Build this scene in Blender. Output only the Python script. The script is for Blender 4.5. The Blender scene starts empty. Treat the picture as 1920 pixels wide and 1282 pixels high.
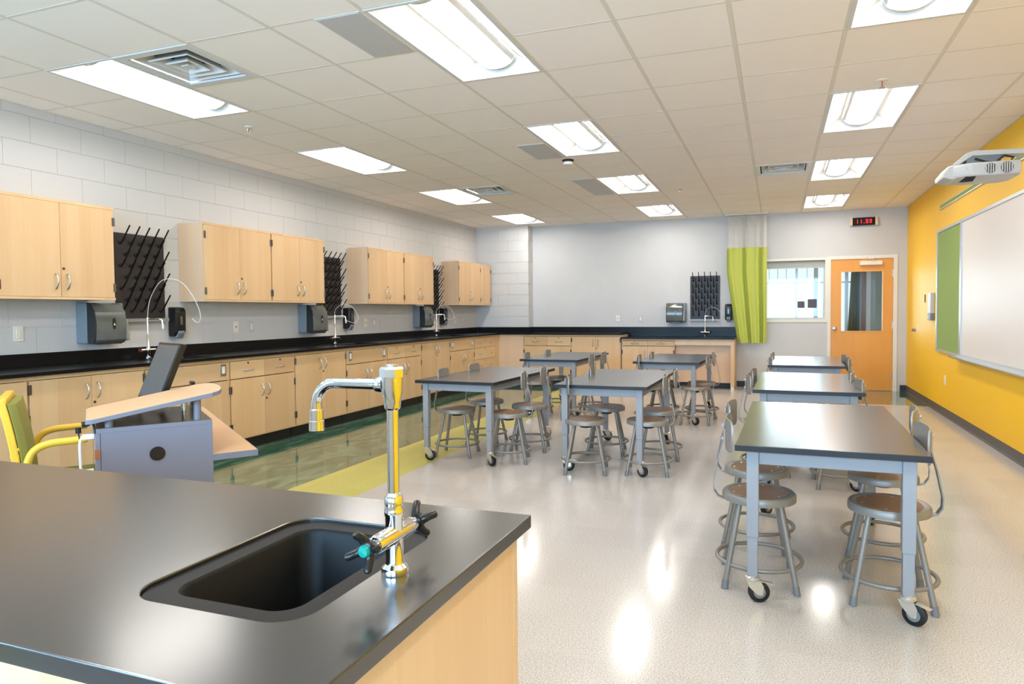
import bpy, bmesh, math, random
from mathutils import Vector, Matrix
from mathutils.geometry import tessellate_polygon
random.seed(7)
PI = math.pi
SC = bpy.context.scene
C = bpy.data.collections.new('classroom')      # joined to the scene at the very end (much faster)
XL, XR, YB, ZC = -5.416, 1.929, 12.121, 2.923      # room, metres; the camera stands over x = y = 0
YF = -2.2                                          # wall behind the camera
ZT = 0.9275                                        # height of the wall counters

# ------------------------------------------------------------------ camera
cam_d = bpy.data.cameras.new('camera'); cam = bpy.data.objects.new('camera', cam_d); C.objects.link(cam)
cam_d.sensor_width = 36.0; cam_d.lens = 1267.93 / 1920 * 36.0
cam_d.shift_x = -30.36 / 1920; cam_d.shift_y = -13.88 / 1920
cam_d.clip_start = 0.05; cam_d.clip_end = 200
right = Vector((0.93856492, 0.34500674, -0.00813879)); down = Vector((0.00412984, -0.03481065, -0.99938539))
fwd = Vector((-0.34507801, 0.93795446, -0.03409687))
m = Matrix.Identity(4)
for i in range(3):
    m[i][0] = right[i]; m[i][1] = -down[i]; m[i][2] = -fwd[i]
m[0][3], m[1][3], m[2][3] = 0.0, 0.0, 1.3191
cam.matrix_world = m
SC.camera = cam

# ------------------------------------------------------------------ world, daylight, exposure
w = bpy.data.worlds.new('world'); SC.world = w; w.use_nodes = True
bgn = w.node_tree.nodes['Background']
bgn.inputs[0].default_value = (0.80, 0.90, 1.0, 1); bgn.inputs[1].default_value = 0.5
SC.view_settings.view_transform = 'Standard'; SC.view_settings.look = 'None'
SC.view_settings.gamma = 1.0; SC.view_settings.use_curve_mapping = False
SC.view_settings.exposure = 1.53
LAMP = 11.0            # radiance of the troffer lenses
def area(name, loc, rot, sx, sy, power, col):
    d = bpy.data.lights.new(name, 'AREA'); d.shape = 'RECTANGLE'; d.size = sx; d.size_y = sy
    d.energy = power; d.color = col
    o = bpy.data.objects.new(name, d); C.objects.link(o); o.location = loc; o.rotation_euler = rot
    return o
# daylight through the windows of the wall behind the camera
for k, xc in enumerate((-4.1, -1.75, 0.6)):
    area('window_daylight', (xc, YF - 0.25, 1.75), (PI / 2, 0, 0), 1.9, 1.5, 90, (0.42, 0.69, 1.0))
# daylight through the windows of the corridor
area('corridor_daylight', (-0.4, 14.75, 1.6), (-PI / 2, 0, 0), 2.4, 1.6, 45, (0.85, 0.93, 1.0))

# ------------------------------------------------------------------ materials
def lin(c):
    c = c / 255.0
    return c / 12.92 if c <= 0.04045 else ((c + 0.055) / 1.055) ** 2.4
def S(r, g, b): return (lin(r), lin(g), lin(b), 1)
MATS = {}
def mat(name, col, rough=0.5, metal=0.0, spec=0.5, noise=0.0, nscale=30.0, bump=0.0, bscale=60.0, emit=None, estr=0, trans=0.0, ior=1.45, coat=0.0, crough=0.08, alpha=None):
    m = bpy.data.materials.new(name); m.use_nodes = True
    nt = m.node_tree; p = nt.nodes['Principled BSDF']
    p.inputs['Base Color'].default_value = col; p.inputs['Roughness'].default_value = rough
    p.inputs['Metallic'].default_value = metal; p.inputs['Specular IOR Level'].default_value = spec
    p.inputs['IOR'].default_value = ior
    if coat: p.inputs['Coat Weight'].default_value = coat; p.inputs['Coat Roughness'].default_value = crough; p.inputs['Coat IOR'].default_value = 1.7
    if trans: p.inputs['Transmission Weight'].default_value = trans
    if alpha is not None: p.inputs['Alpha'].default_value = alpha
    if emit: p.inputs['Emission Color'].default_value = emit; p.inputs['Emission Strength'].default_value = estr
    if noise or bump:
        tc = nt.nodes.new('ShaderNodeTexCoord')
        if noise:
            n = nt.nodes.new('ShaderNodeTexNoise'); n.inputs['Scale'].default_value = nscale; n.inputs['Detail'].default_value = 6
            nt.links.new(tc.outputs['Object'], n.inputs['Vector'])
            mp = nt.nodes.new('ShaderNodeMapRange'); mp.inputs[1].default_value = 0.3; mp.inputs[2].default_value = 0.7
            mp.inputs[3].default_value = 1 - noise; mp.inputs[4].default_value = 1 + noise
            nt.links.new(n.outputs['Fac'], mp.inputs[0])
            mx = nt.nodes.new('ShaderNodeMix'); mx.data_type = 'RGBA'; mx.blend_type = 'MULTIPLY'; mx.inputs['Factor'].default_value = 1
            mx.inputs[6].default_value = col; nt.links.new(mp.outputs[0], mx.inputs[7])
            nt.links.new(mx.outputs[2], p.inputs['Base Color'])
        if bump:
            n2 = nt.nodes.new('ShaderNodeTexNoise'); n2.inputs['Scale'].default_value = bscale; n2.inputs['Detail'].default_value = 4
            nt.links.new(tc.outputs['Object'], n2.inputs['Vector'])
            b = nt.nodes.new('ShaderNodeBump'); b.inputs['Strength'].default_value = bump; b.inputs['Distance'].default_value = 0.002
            nt.links.new(n2.outputs['Fac'], b.inputs['Height']); nt.links.new(b.outputs[0], p.inputs['Normal'])
    MATS[name] = m
    return m
def wood(name, c1, c2, rough=0.4, band=0.10, axis='z', gs=(55, 55, 2.2), coat=0.0, vary=0.12):
    """maple-like veneer: long grain along one axis, soft bands of different leaves, a tint per object"""
    m = bpy.data.materials.new(name); m.use_nodes = True; nt = m.node_tree; N = nt.nodes; L = nt.links
    p = N['Principled BSDF']; p.inputs['Roughness'].default_value = rough
    if coat: p.inputs['Coat Weight'].default_value = coat
    tc = N.new('ShaderNodeTexCoord'); oi = N.new('ShaderNodeObjectInfo')
    mp = N.new('ShaderNodeMapping'); mp.inputs['Scale'].default_value = gs
    off = N.new('ShaderNodeVectorMath'); off.operation = 'SCALE'; off.inputs[0].default_value = (7, 5, 9)
    L.new(oi.outputs['Random'], off.inputs['Scale'])
    L.new(tc.outputs['Object'], mp.inputs['Vector']); L.new(off.outputs[0], mp.inputs['Location'])
    n = N.new('ShaderNodeTexNoise'); n.inputs['Scale'].default_value = 1.0; n.inputs['Detail'].default_value = 5; n.inputs['Distortion'].default_value = 0.6
    L.new(mp.outputs[0], n.inputs['Vector'])
    mp2 = N.new('ShaderNodeMapping'); mp2.inputs['Scale'].default_value = tuple(g * 0.09 for g in gs)
    L.new(tc.outputs['Object'], mp2.inputs['Vector']); L.new(off.outputs[0], mp2.inputs['Location'])
    n2 = N.new('ShaderNodeTexNoise'); n2.inputs['Scale'].default_value = 1.0; n2.inputs['Detail'].default_value = 2
    L.new(mp2.outputs[0], n2.inputs['Vector'])
    sx = N.new('ShaderNodeSeparateXYZ'); L.new(tc.outputs['Object'], sx.inputs[0])
    a = N.new('ShaderNodeMath'); a.operation = 'ADD'
    L.new(sx.outputs[0 if axis != 'x' else 2], a.inputs[0]); L.new(sx.outputs[1], a.inputs[1])
    d = N.new('ShaderNodeMath'); d.operation = 'DIVIDE'; d.inputs[1].default_value = band; L.new(a.outputs[0], d.inputs[0])
    f = N.new('ShaderNodeMath'); f.operation = 'FLOOR'; L.new(d.outputs[0], f.inputs[0])
    ad = N.new('ShaderNodeMath'); ad.operation = 'MULTIPLY_ADD'; ad.inputs[1].default_value = 37.0
    L.new(oi.outputs['Random'], ad.inputs[0]); L.new(f.outputs[0], ad.inputs[2])
    wn = N.new('ShaderNodeTexWhiteNoise'); wn.noise_dimensions = '1D'; L.new(ad.outputs[0], wn.inputs['W'])
    s1 = N.new('ShaderNodeMath'); s1.operation = 'MULTIPLY_ADD'; s1.inputs[1].default_value = 0.35; L.new(n.outputs['Fac'], s1.inputs[0])
    s2 = N.new('ShaderNodeMath'); s2.operation = 'MULTIPLY_ADD'; s2.inputs[1].default_value = 0.30; L.new(wn.outputs['Value'], s2.inputs[0])
    s3 = N.new('ShaderNodeMath'); s3.operation = 'MULTIPLY'; s3.inputs[1].default_value = 0.45; L.new(n2.outputs['Fac'], s3.inputs[0])
    L.new(s3.outputs[0], s2.inputs[2]); L.new(s2.outputs[0], s1.inputs[2])
    mx = N.new('ShaderNodeMix'); mx.data_type = 'RGBA'; mx.inputs[6].default_value = c1; mx.inputs[7].default_value = c2
    L.new(s1.outputs[0], mx.inputs['Factor'])
    hv = N.new('ShaderNodeHueSaturation'); L.new(mx.outputs[2], hv.inputs['Color'])
    v = N.new('ShaderNodeMapRange'); v.inputs[3].default_value = 1 - vary / 2; v.inputs[4].default_value = 1 + vary / 2
    L.new(oi.outputs['Random'], v.inputs[0]); L.new(v.outputs[0], hv.inputs['Value'])
    L.new(hv.outputs[0], p.inputs['Base Color'])
    MATS[name] = m
    return m
def speckle(name, cols, scale, rough, marble=False, spec=0.5, coat=0.0):
    """vinyl composition tile: fine chips or soft marbling on 0.305 m tiles of slightly differing tone"""
    m = bpy.data.materials.new(name); m.use_nodes = True; nt = m.node_tree; N = nt.nodes; L = nt.links
    p = N['Principled BSDF']; p.inputs['Roughness'].default_value = rough; p.inputs['Specular IOR Level'].default_value = spec
    if coat: p.inputs['Coat Weight'].default_value = coat; p.inputs['Coat Roughness'].default_value = 0.03
    tc = N.new('ShaderNodeTexCoord')
    n = N.new('ShaderNodeTexNoise'); n.inputs['Scale'].default_value = scale; n.inputs['Detail'].default_value = 3 if not marble else 6
    if marble:
        n.inputs['Distortion'].default_value = 2.5
        mp = N.new('ShaderNodeMapping'); mp.inputs['Scale'].default_value = (1, 0.35, 1); L.new(tc.outputs['Object'], mp.inputs['Vector']); L.new(mp.outputs[0], n.inputs['Vector'])
    else: L.new(tc.outputs['Object'], n.inputs['Vector'])
    r = N.new('ShaderNodeValToRGB'); L.new(n.outputs['Fac'], r.inputs[0])
    r.color_ramp.elements[0].position = 0.36; r.color_ramp.elements[0].color = cols[0]
    r.color_ramp.elements[1].position = 0.64; r.color_ramp.elements[1].color = cols[2]
    e = r.color_ramp.elements.new(0.5); e.color = cols[1]
    sn = N.new('ShaderNodeVectorMath'); sn.operation = 'SNAP'; sn.inputs[1].default_value = (0.3048, 0.3048, 10); L.new(tc.outputs['Object'], sn.inputs[0])
    wn = N.new('ShaderNodeTexWhiteNoise'); L.new(sn.outputs[0], wn.inputs['Vector'])
    mr = N.new('ShaderNodeMapRange'); mr.inputs[3].default_value = 0.97; mr.inputs[4].default_value = 1.03; L.new(wn.outputs['Value'], mr.inputs[0])
    mx = N.new('ShaderNodeMix'); mx.data_type = 'RGBA'; mx.blend_type = 'MULTIPLY'; mx.inputs['Factor'].default_value = 1
    L.new(r.outputs[0], mx.inputs[6]); L.new(mr.outputs[0], mx.inputs[7]); L.new(mx.outputs[2], p.inputs['Base Color'])
    n3 = N.new('ShaderNodeTexNoise'); n3.inputs['Scale'].default_value = 1.6; n3.inputs['Detail'].default_value = 2; L.new(tc.outputs['Object'], n3.inputs['Vector'])
    b = N.new('ShaderNodeBump'); b.inputs['Strength'].default_value = 0.02; b.inputs['Distance'].default_value = 0.01
    L.new(n3.outputs['Fac'], b.inputs['Height']); L.new(b.outputs[0], p.inputs['Normal'])
    MATS[name] = m
    return m

M_block = mat('painted_block', S(206, 204, 203), 0.62, bump=0.25, bscale=140)
M_paint = mat('grey_wall_paint', S(204, 203, 203), 0.6, noise=0.02, nscale=3, bump=0.05)
M_yellow = mat('yellow_wall_paint', S(252, 196, 24), 0.5, bump=0.05)
M_ceil = mat('ceiling_tile', S(250, 241, 234), 0.9, noise=0.05, nscale=260, bump=0.3, bscale=300)
M_tee = mat('ceiling_tee', S(228, 219, 206), 0.6)
M_white = mat('white_paint', S(232, 226, 216), 0.5)
M_refl = mat('reflector_white', S(214, 213, 212), 0.5)
M_lens = mat('lamp_lens', S(255, 255, 255), 0.5, emit=(1.0, 0.955, 0.90, 1), estr=LAMP)
M_floor = speckle('beige_vinyl', (S(168, 162, 157), S(194, 188, 183), S(212, 206, 202)), 170, 0.15, spec=0.6)
M_green = speckle('green_vinyl', (S(54, 90, 72), S(70, 106, 86), S(106, 138, 116)), 5, 0.06, marble=True, spec=1.0, coat=0.5)
M_lime = speckle('lime_vinyl', (S(178, 172, 88), S(192, 186, 104), S(202, 197, 118)), 120, 0.2)
M_base = mat('grey_rubber', S(84, 78, 74), 0.45)
M_baseb = mat('charcoal_rubber', S(50, 50, 52), 0.45)
M_maple = wood('maple_door', S(202, 158, 110), S(224, 190, 148), 0.38)
M_mapleh = wood('maple_drawer', S(202, 158, 110), S(224, 190, 148), 0.38, axis='x', gs=(2.6, 40, 60), band=0.3)
M_side = wood('maple_panel', S(214, 176, 140), S(232, 200, 166), 0.42, vary=0.04)
M_orange = wood('door_veneer', S(214, 140, 44), S(238, 166, 70), 0.35, gs=(30, 30, 1.4), band=0.35)
M_epoxy = mat('black_epoxy', S(20, 19, 20), 0.22, spec=0.2)
M_epoxyd = mat('demo_epoxy', S(26, 24, 24), 0.24, spec=1.0, coat=0.5, crough=0.22)
M_sink = mat('sink_resin', S(9, 9, 10), 0.5, spec=0.3)
M_kick = mat('black_kick', S(18, 18, 18), 0.4)
M_ttop = mat('table_laminate', S(50, 47, 46), 0.26, spec=1.0, coat=0.5, crough=0.24)
M_tedge = mat('table_edge', S(32, 32, 35), 0.4)
M_frame = mat('blue_grey_enamel', S(148, 150, 156), 0.4)
M_stool = mat('stool_enamel', S(142, 137, 131), 0.36, metal=0.25)
M_hard = wood('hardboard', S(128, 90, 66), S(154, 114, 88), 0.35, gs=(8, 8, 8), band=5)
M_rub = mat('black_rubber', S(24, 24, 26), 0.5)
M_greyp = mat('grey_plastic', S(120, 122, 124), 0.45)
M_chrome = mat('chrome', S(235, 235, 238), 0.06, metal=1.0)
M_zinc = mat('zinc', S(214, 210, 202), 0.25, metal=0.7)
M_steel = mat('brushed_steel', S(190, 188, 184), 0.28, metal=1.0)
M_hinge = mat('hinge_bronze', S(100, 90, 82), 0.35, metal=0.8)
M_blackp = mat('black_plastic', S(26, 24, 24), 0.3)
M_peg = mat('black_peg', S(14, 12, 12), 0.35)
M_rack = mat('rack_board', S(46, 42, 44), 0.42)
M_smoke = mat('smoked_plastic', S(94, 96, 92), 0.14, spec=0.6, noise=0.12, nscale=7)
M_tgrey = mat('blue_grey_plastic', S(128, 136, 142), 0.35)
M_tdark = mat('dark_window', S(40, 42, 42), 0.15)
M_plate = mat('ivory_plate', S(236, 228, 216), 0.4)
M_lect = mat('lectern_grey', S(116, 118, 132), 0.42)
M_lecttop = mat('lectern_dark_top', S(74, 70, 68), 0.18, spec=0.6)
M_lam = wood('maple_laminate', S(198, 152, 108), S(212, 172, 130), 0.42, gs=(3, 30, 30), band=3, vary=0.0)
M_screen = mat('screen', S(82, 79, 77), 0.35, spec=0.4)
M_bezel = mat('bezel', S(24, 23, 24), 0.35)
M_cyel = mat('yellow_plastic', S(238, 190, 62), 0.4)
M_cgrn = mat('green_fabric', S(140, 136, 66), 0.9, noise=0.10, nscale=260, bump=0.5, bscale=400)
M_curt = mat('lime_curtain', S(194, 200, 96), 0.75, noise=0.03, nscale=120)
M_net = mat('curtain_mesh', S(232, 228, 222), 0.8, alpha=0.42)
M_alu = mat('aluminium', S(196, 200, 204), 0.35, metal=0.7)
M_wb = mat('whiteboard', S(226, 216, 208), 0.42, spec=0.35)
M_tack = mat('green_tackboard', S(144, 166, 92), 0.9, noise=0.06, nscale=300)
M_proj = mat('projector_white', S(192, 188, 183), 0.4)
M_glass = bpy.data.materials.new('clear_glass'); M_glass.use_nodes = True
_nt = M_glass.node_tree; _nt.nodes.clear()
_o = _nt.nodes.new('ShaderNodeOutputMaterial'); _t = _nt.nodes.new('ShaderNodeBsdfTransparent'); _g = _nt.nodes.new('ShaderNodeBsdfGlossy'); _mx = _nt.nodes.new('ShaderNodeMixShader'); _fr = _nt.nodes.new('ShaderNodeFresnel')
_t.inputs[0].default_value = (0.93, 0.96, 0.96, 1); _g.inputs[1].default_value = 0.02; _fr.inputs[0].default_value = 1.35
_nt.links.new(_fr.outputs[0], _mx.inputs[0]); _nt.links.new(_t.outputs[0], _mx.inputs[1]); _nt.links.new(_g.outputs[0], _mx.inputs[2]); _nt.links.new(_mx.outputs[0], _o.inputs[0])
M_tube = mat('clear_tube', S(238, 236, 230), 0.25, alpha=0.45)
M_led = mat('red_led', S(255, 30, 40), 0.4, emit=(1.0, 0.02, 0.04, 1), estr=0.8)
M_ledoff = mat('clock_face', S(26, 14, 14), 0.2)
M_beige = mat('beige_plastic', S(226, 204, 170), 0.5)
M_teal = mat('teal_button', S(14, 140, 122), 0.25)
M_red = mat('red_button', S(176, 30, 40), 0.3)
M_blue = mat('blue_button', S(40, 60, 170), 0.3)
M_panel = mat('grey_panel', S(196, 194, 194), 0.45)
M_card = mat('grey_card', S(92, 88, 98), 0.7)
M_drape = mat('dark_green_drape', S(62, 78, 44), 0.8)
M_brown = mat('brown_wood', S(150, 92, 58), 0.5)
M_hall = mat('corridor_paint', S(170, 172, 164), 0.6)
M_shade = mat('roller_shade', S(172, 176, 172), 0.8)
M_blkvoid = mat('duct_black', S(8, 8, 8), 0.8)
M_grille = mat('fan_grille', S(120, 112, 106), 0.5)
M_cable = mat('white_cable', S(226, 230, 236), 0.4)

# ------------------------------------------------------------------ mesh building
class MB:
    def __init__(s): s.v = []; s.f = []; s.m = []; s.mi = 0
    def add(s, vs, fs):
        b = len(s.v); s.v += [tuple(v) for v in vs]
        for f in fs: s.f.append([b + i for i in f]); s.m.append(s.mi)
        return s
    def box(s, x0, x1, y0, y1, z0, z1):
        return s.add([(x0, y0, z0), (x1, y0, z0), (x1, y1, z0), (x0, y1, z0), (x0, y0, z1), (x1, y0, z1), (x1, y1, z1), (x0, y1, z1)],
                     [(0, 3, 2, 1), (4, 5, 6, 7), (0, 1, 5, 4), (1, 2, 6, 5), (2, 3, 7, 6), (3, 0, 4, 7)])
    def tbox(s, c, ax, ay, az):
        """box from centre and three half-axis vectors"""
        c, ax, ay, az = Vector(c), Vector(ax), Vector(ay), Vector(az)
        vs = [c + i * ax + j * ay + k * az for k in (-1, 1) for i, j in ((-1, -1), (1, -1), (1, 1), (-1, 1))]
        return s.add(vs, [(0, 3, 2, 1), (4, 5, 6, 7), (0, 1, 5, 4), (1, 2, 6, 5), (2, 3, 7, 6), (3, 0, 4, 7)])
    def tube(s, pts, r, n=8, closed=False, caps=True):
        pts = [Vector(p) for p in pts]; rs = r if isinstance(r, (list, tuple)) else [r] * len(pts)
        k = len(pts); rings = []; prev = None
        for i in range(k):
            a = pts[(i - 1) % k] if (i or closed) else pts[i]; b = pts[(i + 1) % k] if (i < k - 1 or closed) else pts[i]
            t = (b - a).normalized()
            if prev is None:
                u = t.cross(Vector((0, 0, 1)) if abs(t.z) < 0.9 else Vector((1, 0, 0))).normalized()
            else:
                u = (prev - t * prev.dot(t)).normalized()
            prev = u; q = t.cross(u)
            rings.append([pts[i] + (u * math.cos(2 * PI * j / n) + q * math.sin(2 * PI * j / n)) * rs[i] for j in range(n)])
        vs = [p for rg in rings for p in rg]; fs = []
        for i in range(k if closed else k - 1):
            i2 = (i + 1) % k
            for j in range(n):
                j2 = (j + 1) % n; fs.append((i * n + j, i2 * n + j, i2 * n + j2, i * n + j2)[::-1])
        if caps and not closed: fs += [tuple(range(n)), tuple(range((k - 1) * n, k * n))[::-1]]
        return s.add(vs, fs)
    def cyl(s, p0, p1, r, n=16): return s.tube([p0, p1], r, n)
    def lathe(s, prof, o=(0, 0, 0), ax=(0, 0, 1), n=20):
        """profile of (radius, height) along an axis"""
        o = Vector(o); t = Vector(ax).normalized(); u = t.cross(Vector((1, 0, 0)) if abs(t.x) < 0.9 else Vector((0, 1, 0))).normalized(); q = t.cross(u)
        vs = []; fs = []; k = len(prof)
        for r, h in prof:
            for j in range(n): vs.append(o + t * h + (u * math.cos(2 * PI * j / n) + q * math.sin(2 * PI * j / n)) * r)
        for i in range(k - 1):
            for j in range(n):
                j2 = (j + 1) % n; fs.append((i * n + j, i * n + j2, (i + 1) * n + j2, (i + 1) * n + j))
        if prof[0][0] > 1e-6: fs.append(tuple(range(n))[::-1])
        if prof[-1][0] > 1e-6: fs.append(tuple(range((k - 1) * n, k * n)))
        return s.add(vs, fs)
    def prism(s, poly, f0, f1):
        """polygon of 2-D points carried to 3-D by f0 and f1"""
        n = len(poly); vs = [f0(*p) for p in poly] + [f1(*p) for p in poly]
        return s.add(vs, [tuple(range(n))[::-1], tuple(range(n, 2 * n))] + [(i, (i + 1) % n, n + (i + 1) % n, n + i) for i in range(n)])
    def loft(s, loops, close=True, cap0=False, cap1=False):
        n = len(loops[0]); vs = [p for l in loops for p in l]; fs = []
        for i in range(len(loops) - 1):
            for j in range(n if close else n - 1):
                j2 = (j + 1) % n; fs.append((i * n + j, i * n + j2, (i + 1) * n + j2, (i + 1) * n + j))
        if cap0: fs.append(tuple(range(n))[::-1])
        if cap1: fs.append(tuple(range((len(loops) - 1) * n, len(loops) * n)))
        return s.add(vs, fs)
    def slab(s, u0, u1, v0, v1, t0, t1, holes, f):
        """flat slab in (u,v), thickness t0..t1, with rectangular holes, carried to 3-D by f(u,v,t)"""
        us = sorted({u0, u1, *[h[0] for h in holes], *[h[1] for h in holes]}); vv = sorted({v0, v1, *[h[2] for h in holes], *[h[3] for h in holes]})
        us = [u for u in us if u0 <= u <= u1]; vv = [v for v in vv if v0 <= v <= v1]
        def full(i, j):
            if not (0 <= i < len(us) - 1 and 0 <= j < len(vv) - 1): return False
            cu, cv = (us[i] + us[i + 1]) / 2, (vv[j] + vv[j + 1]) / 2
            return not any(h[0] < cu < h[1] and h[2] < cv < h[3] for h in holes)
        for i in range(len(us) - 1):
            for j in range(len(vv) - 1):
                if not full(i, j): continue
                a, b, c, d = us[i], us[i + 1], vv[j], vv[j + 1]
                s.add([f(a, c, t1), f(b, c, t1), f(b, d, t1), f(a, d, t1)], [(0, 1, 2, 3)])
                s.add([f(a, c, t0), f(b, c, t0), f(b, d, t0), f(a, d, t0)], [(0, 3, 2, 1)])
                if not full(i - 1, j): s.add([f(a, c, t0), f(a, c, t1), f(a, d, t1), f(a, d, t0)], [(0, 1, 2, 3)])
                if not full(i + 1, j): s.add([f(b, c, t0), f(b, c, t1), f(b, d, t1), f(b, d, t0)], [(3, 2, 1, 0)])
                if not full(i, j - 1): s.add([f(a, c, t0), f(a, c, t1), f(b, c, t1), f(b, c, t0)], [(3, 2, 1, 0)])
                if not full(i, j + 1): s.add([f(a, d, t0), f(a, d, t1), f(b, d, t1), f(b, d, t0)], [(0, 1, 2, 3)])
        return s
    def mesh(s, name, mats, bevel=0, smooth=None, weld=False):
        me = bpy.data.meshes.new(name); me.from_pydata(s.v, [], s.f)
        ml = mats if isinstance(mats, (list, tuple)) else [mats]
        for mm in ml: me.materials.append(mm)
        if len(ml) > 1: me.polygons.foreach_set('material_index', s.m)
        bm = bmesh.new(); bm.from_mesh(me)
        if weld: bmesh.ops.remove_doubles(bm, verts=bm.verts, dist=1e-5)
        bmesh.ops.recalc_face_normals(bm, faces=bm.faces)
        if bevel:
            es = [e for e in bm.edges if len(e.link_faces) == 2 and e.calc_face_angle(0) > 0.5]
            bmesh.ops.bevel(bm, geom=es, offset=bevel, segments=2, affect='EDGES', clamp_overlap=True, profile=0.5)
        bm.to_mesh(me); bm.free()
        if smooth or bevel:
            me.shade_smooth(); me.set_sharp_from_angle(angle=math.radians(smooth if smooth else 22))
        me.update()
        return me
    def build(s, name, mats, parent=None, bevel=0, smooth=None, weld=False):
        return put(name, s.mesh(name, mats, bevel, smooth, weld), parent)
def put(name, me, parent=None):
    o = bpy.data.objects.new(name, me); C.objects.link(o)
    if parent: o.parent = parent
    return o
def tag(o, label=None, cat=None, group=None, kind=None):
    if label: o['label'] = label
    if cat: o['category'] = cat
    if group: o['group'] = group
    if kind: o['kind'] = kind
    return o
def thing(name, label, cat, loc=(0, 0, 0), rz=0, group=None):
    o = bpy.data.objects.new(name, None); o.empty_display_size = 0.1; C.objects.link(o); o.location = loc; o.rotation_euler = (0, 0, rz)
    return tag(o, label, cat, group)
def dup(root, loc=None, rz=None, label=None, group=None, parent=None):
    r = root.copy(); C.objects.link(r)
    if parent: r.parent = parent
    if loc is not None: r.location = loc
    if rz is not None: r.rotation_euler = (0, 0, rz)
    if label: r['label'] = label
    if group: r['group'] = group
    for ch in list(root.children): dup(ch, parent=r)
    return r
def B(*a): return MB().box(*a)
def rr(x0, x1, y0, y1, r, z, n=6):
    pts = []
    for cx, cy, a0 in ((x1 - r, y1 - r, 0), (x0 + r, y1 - r, 90), (x0 + r, y0 + r, 180), (x1 - r, y0 + r, 270)):
        for k in range(n + 1):
            a = math.radians(a0 + 90 * k / n); pts.append((cx + r * math.cos(a), cy + r * math.sin(a), z))
    return pts
def arc(c, r, a0, a1, n, f):
    return [f(c[0] + r * math.cos(math.radians(a0 + (a1 - a0) * k / n)), c[1] + r * math.sin(math.radians(a0 + (a1 - a0) * k / n))) for k in range(n + 1)]
RL, RB, RR = PI / 2, 0.0, -PI / 2       # turn for things on the left, back and right wall
# ================================================================== the room shell
fl = MB()
def quad(mb, x0, x1, y0, y1, mi):
    mb.mi = mi; mb.add([(x0, y0, 0), (x1, y0, 0), (x1, y1, 0), (x0, y1, 0)], [(0, 1, 2, 3)])
S0, S1, DG = -3.435, -2.845, 10.36
quad(fl, XL, S0, YF, YB, 1); quad(fl, S0, S1, YF, YB, 2); quad(fl, S1, 0.45, YF, YB, 0); quad(fl, 0.45, XR, YF, DG, 0); quad(fl, 0.45, XR, DG, YB, 1)
fl.mi = 0; fl.box(XL - 0.2, XR + 0.2, YF - 0.2, YB + 0.2, -0.12, -0.004)
tag(fl.build('floor', [M_floor, M_green, M_lime]), kind='structure')

# ceiling: a slab, the lay-in grid and its tiles
T = 0.6096; GX, GY = 0.3647, 5.5566
ceil = tag(B(XL - 0.2, XR + 0.2, YF - 0.2, YB + 0.2, ZC + 0.13, ZC + 0.2).build('ceiling', M_white), kind='structure')
cxs = [XL] + [GX + T * c for c in range(-9, 3)] + [XR]
rys = [YF + 0.002] + [GY + T * r for r in range(-12, 11)] + [YB]
LIGHTS = [(c, r) for c in (-8, -4, 0) for r in (-8, -4, 0, 4, 8)]
VENTS = [(-7, -4), (-7, 4), (-1, 4)]
skip = set()
for c, r in LIGHTS: skip |= {(c, r), (c, r + 1)}
skip |= set(VENTS)
tees = MB()
for x in cxs[1:-1]: tees.box(x - 0.012, x + 0.012, YF, YB, ZC - 0.0002, ZC + 0.012)
for y in rys[1:-1]:
    for i in range(len(cxs) - 1):
        c = i - 10
        r = rys.index(y) - 13
        if any(c == lc and r == lr + 1 for lc, lr in LIGHTS): continue
        tees.box(cxs[i] + 0.012, cxs[i + 1] - 0.012, y - 0.009, y + 0.009, ZC - 0.0002, ZC + 0.012)
tees.box(XL, XL + 0.02, YF, YB, ZC - 0.002, ZC + 0.012); tees.box(XR - 0.02, XR, YF, YB, ZC - 0.002, ZC + 0.012)
tees.box(XL, XR, YB - 0.02, YB, ZC - 0.002, ZC + 0.012)
tees.build('ceiling_grid', M_tee, ceil)
tile_cache = {}
for i in range(len(cxs) - 1):
    for j in range(len(rys) - 1):
        c, r = i - 10, j - 13
        if (c, r) in skip: continue
        x0, x1, y0, y1 = cxs[i] + 0.013, cxs[i + 1] - 0.013, rys[j] + 0.010, rys[j + 1] - 0.010
        key = (round(x1 - x0, 3), round(y1 - y0, 3))
        if key not in tile_cache:
            a, b = key[0] / 2, key[1] / 2
            tile_cache[key] = B(-a, a, -b, b, 0, 0.015).mesh('ceiling_tile', M_ceil)
        o = put('ceiling_tile', tile_cache[key], ceil); o.location = ((x0 + x1) / 2, (y0 + y1) / 2, ZC + 0.0004 + random.choice((0, 0, 0, 0.0008)))

# block walls: a backing wall and the blocks laid proud of recessed joints
def block_wall(name, length, place, rz, z0=1.016, first=0.0, parent=None, gx=0.0007, gz=0.0018):
    """place = world start; blocks run along local x with the face at local y = 0, facing -y"""
    wl = parent
    meshes = {}
    H, Lb = 0.2032, 0.4064
    k = 0; z = 0.0
    for row in range(15):
        zb, zt = row * H, min((row + 1) * H, ZC + 0.1)
        if zt <= z0 + 0.01: continue
        x = -Lb / 2 + first if row % 2 else first
        while x < length:
            a, b = max(x, 0), min(x + Lb, length)
            if b - a > 0.03:
                key = (round(b - a, 3), round(zt - zb, 3))
                if key not in meshes:
                    meshes[key] = B(gx, key[0] - gx, 0, 0.06, gz, key[1] - gz).mesh('concrete_block', M_block)
                o = put('concrete_block', meshes[key], wl)
                o.location = Matrix.Rotation(rz, 4, 'Z') @ Vector((a, 0, zb)) + Vector(place); o.rotation_euler = (0, 0, rz)
            x += Lb
wl = tag(B(XL - 0.2, XL - 0.005, YF - 0.2, YB + 0.2, 0, ZC + 0.15).build('wall_left', M_block), kind='structure')
block_wall('wall_left', 11.879 - 2.20, (XL, 2.20, 0.008), RL, parent=wl)
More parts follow.
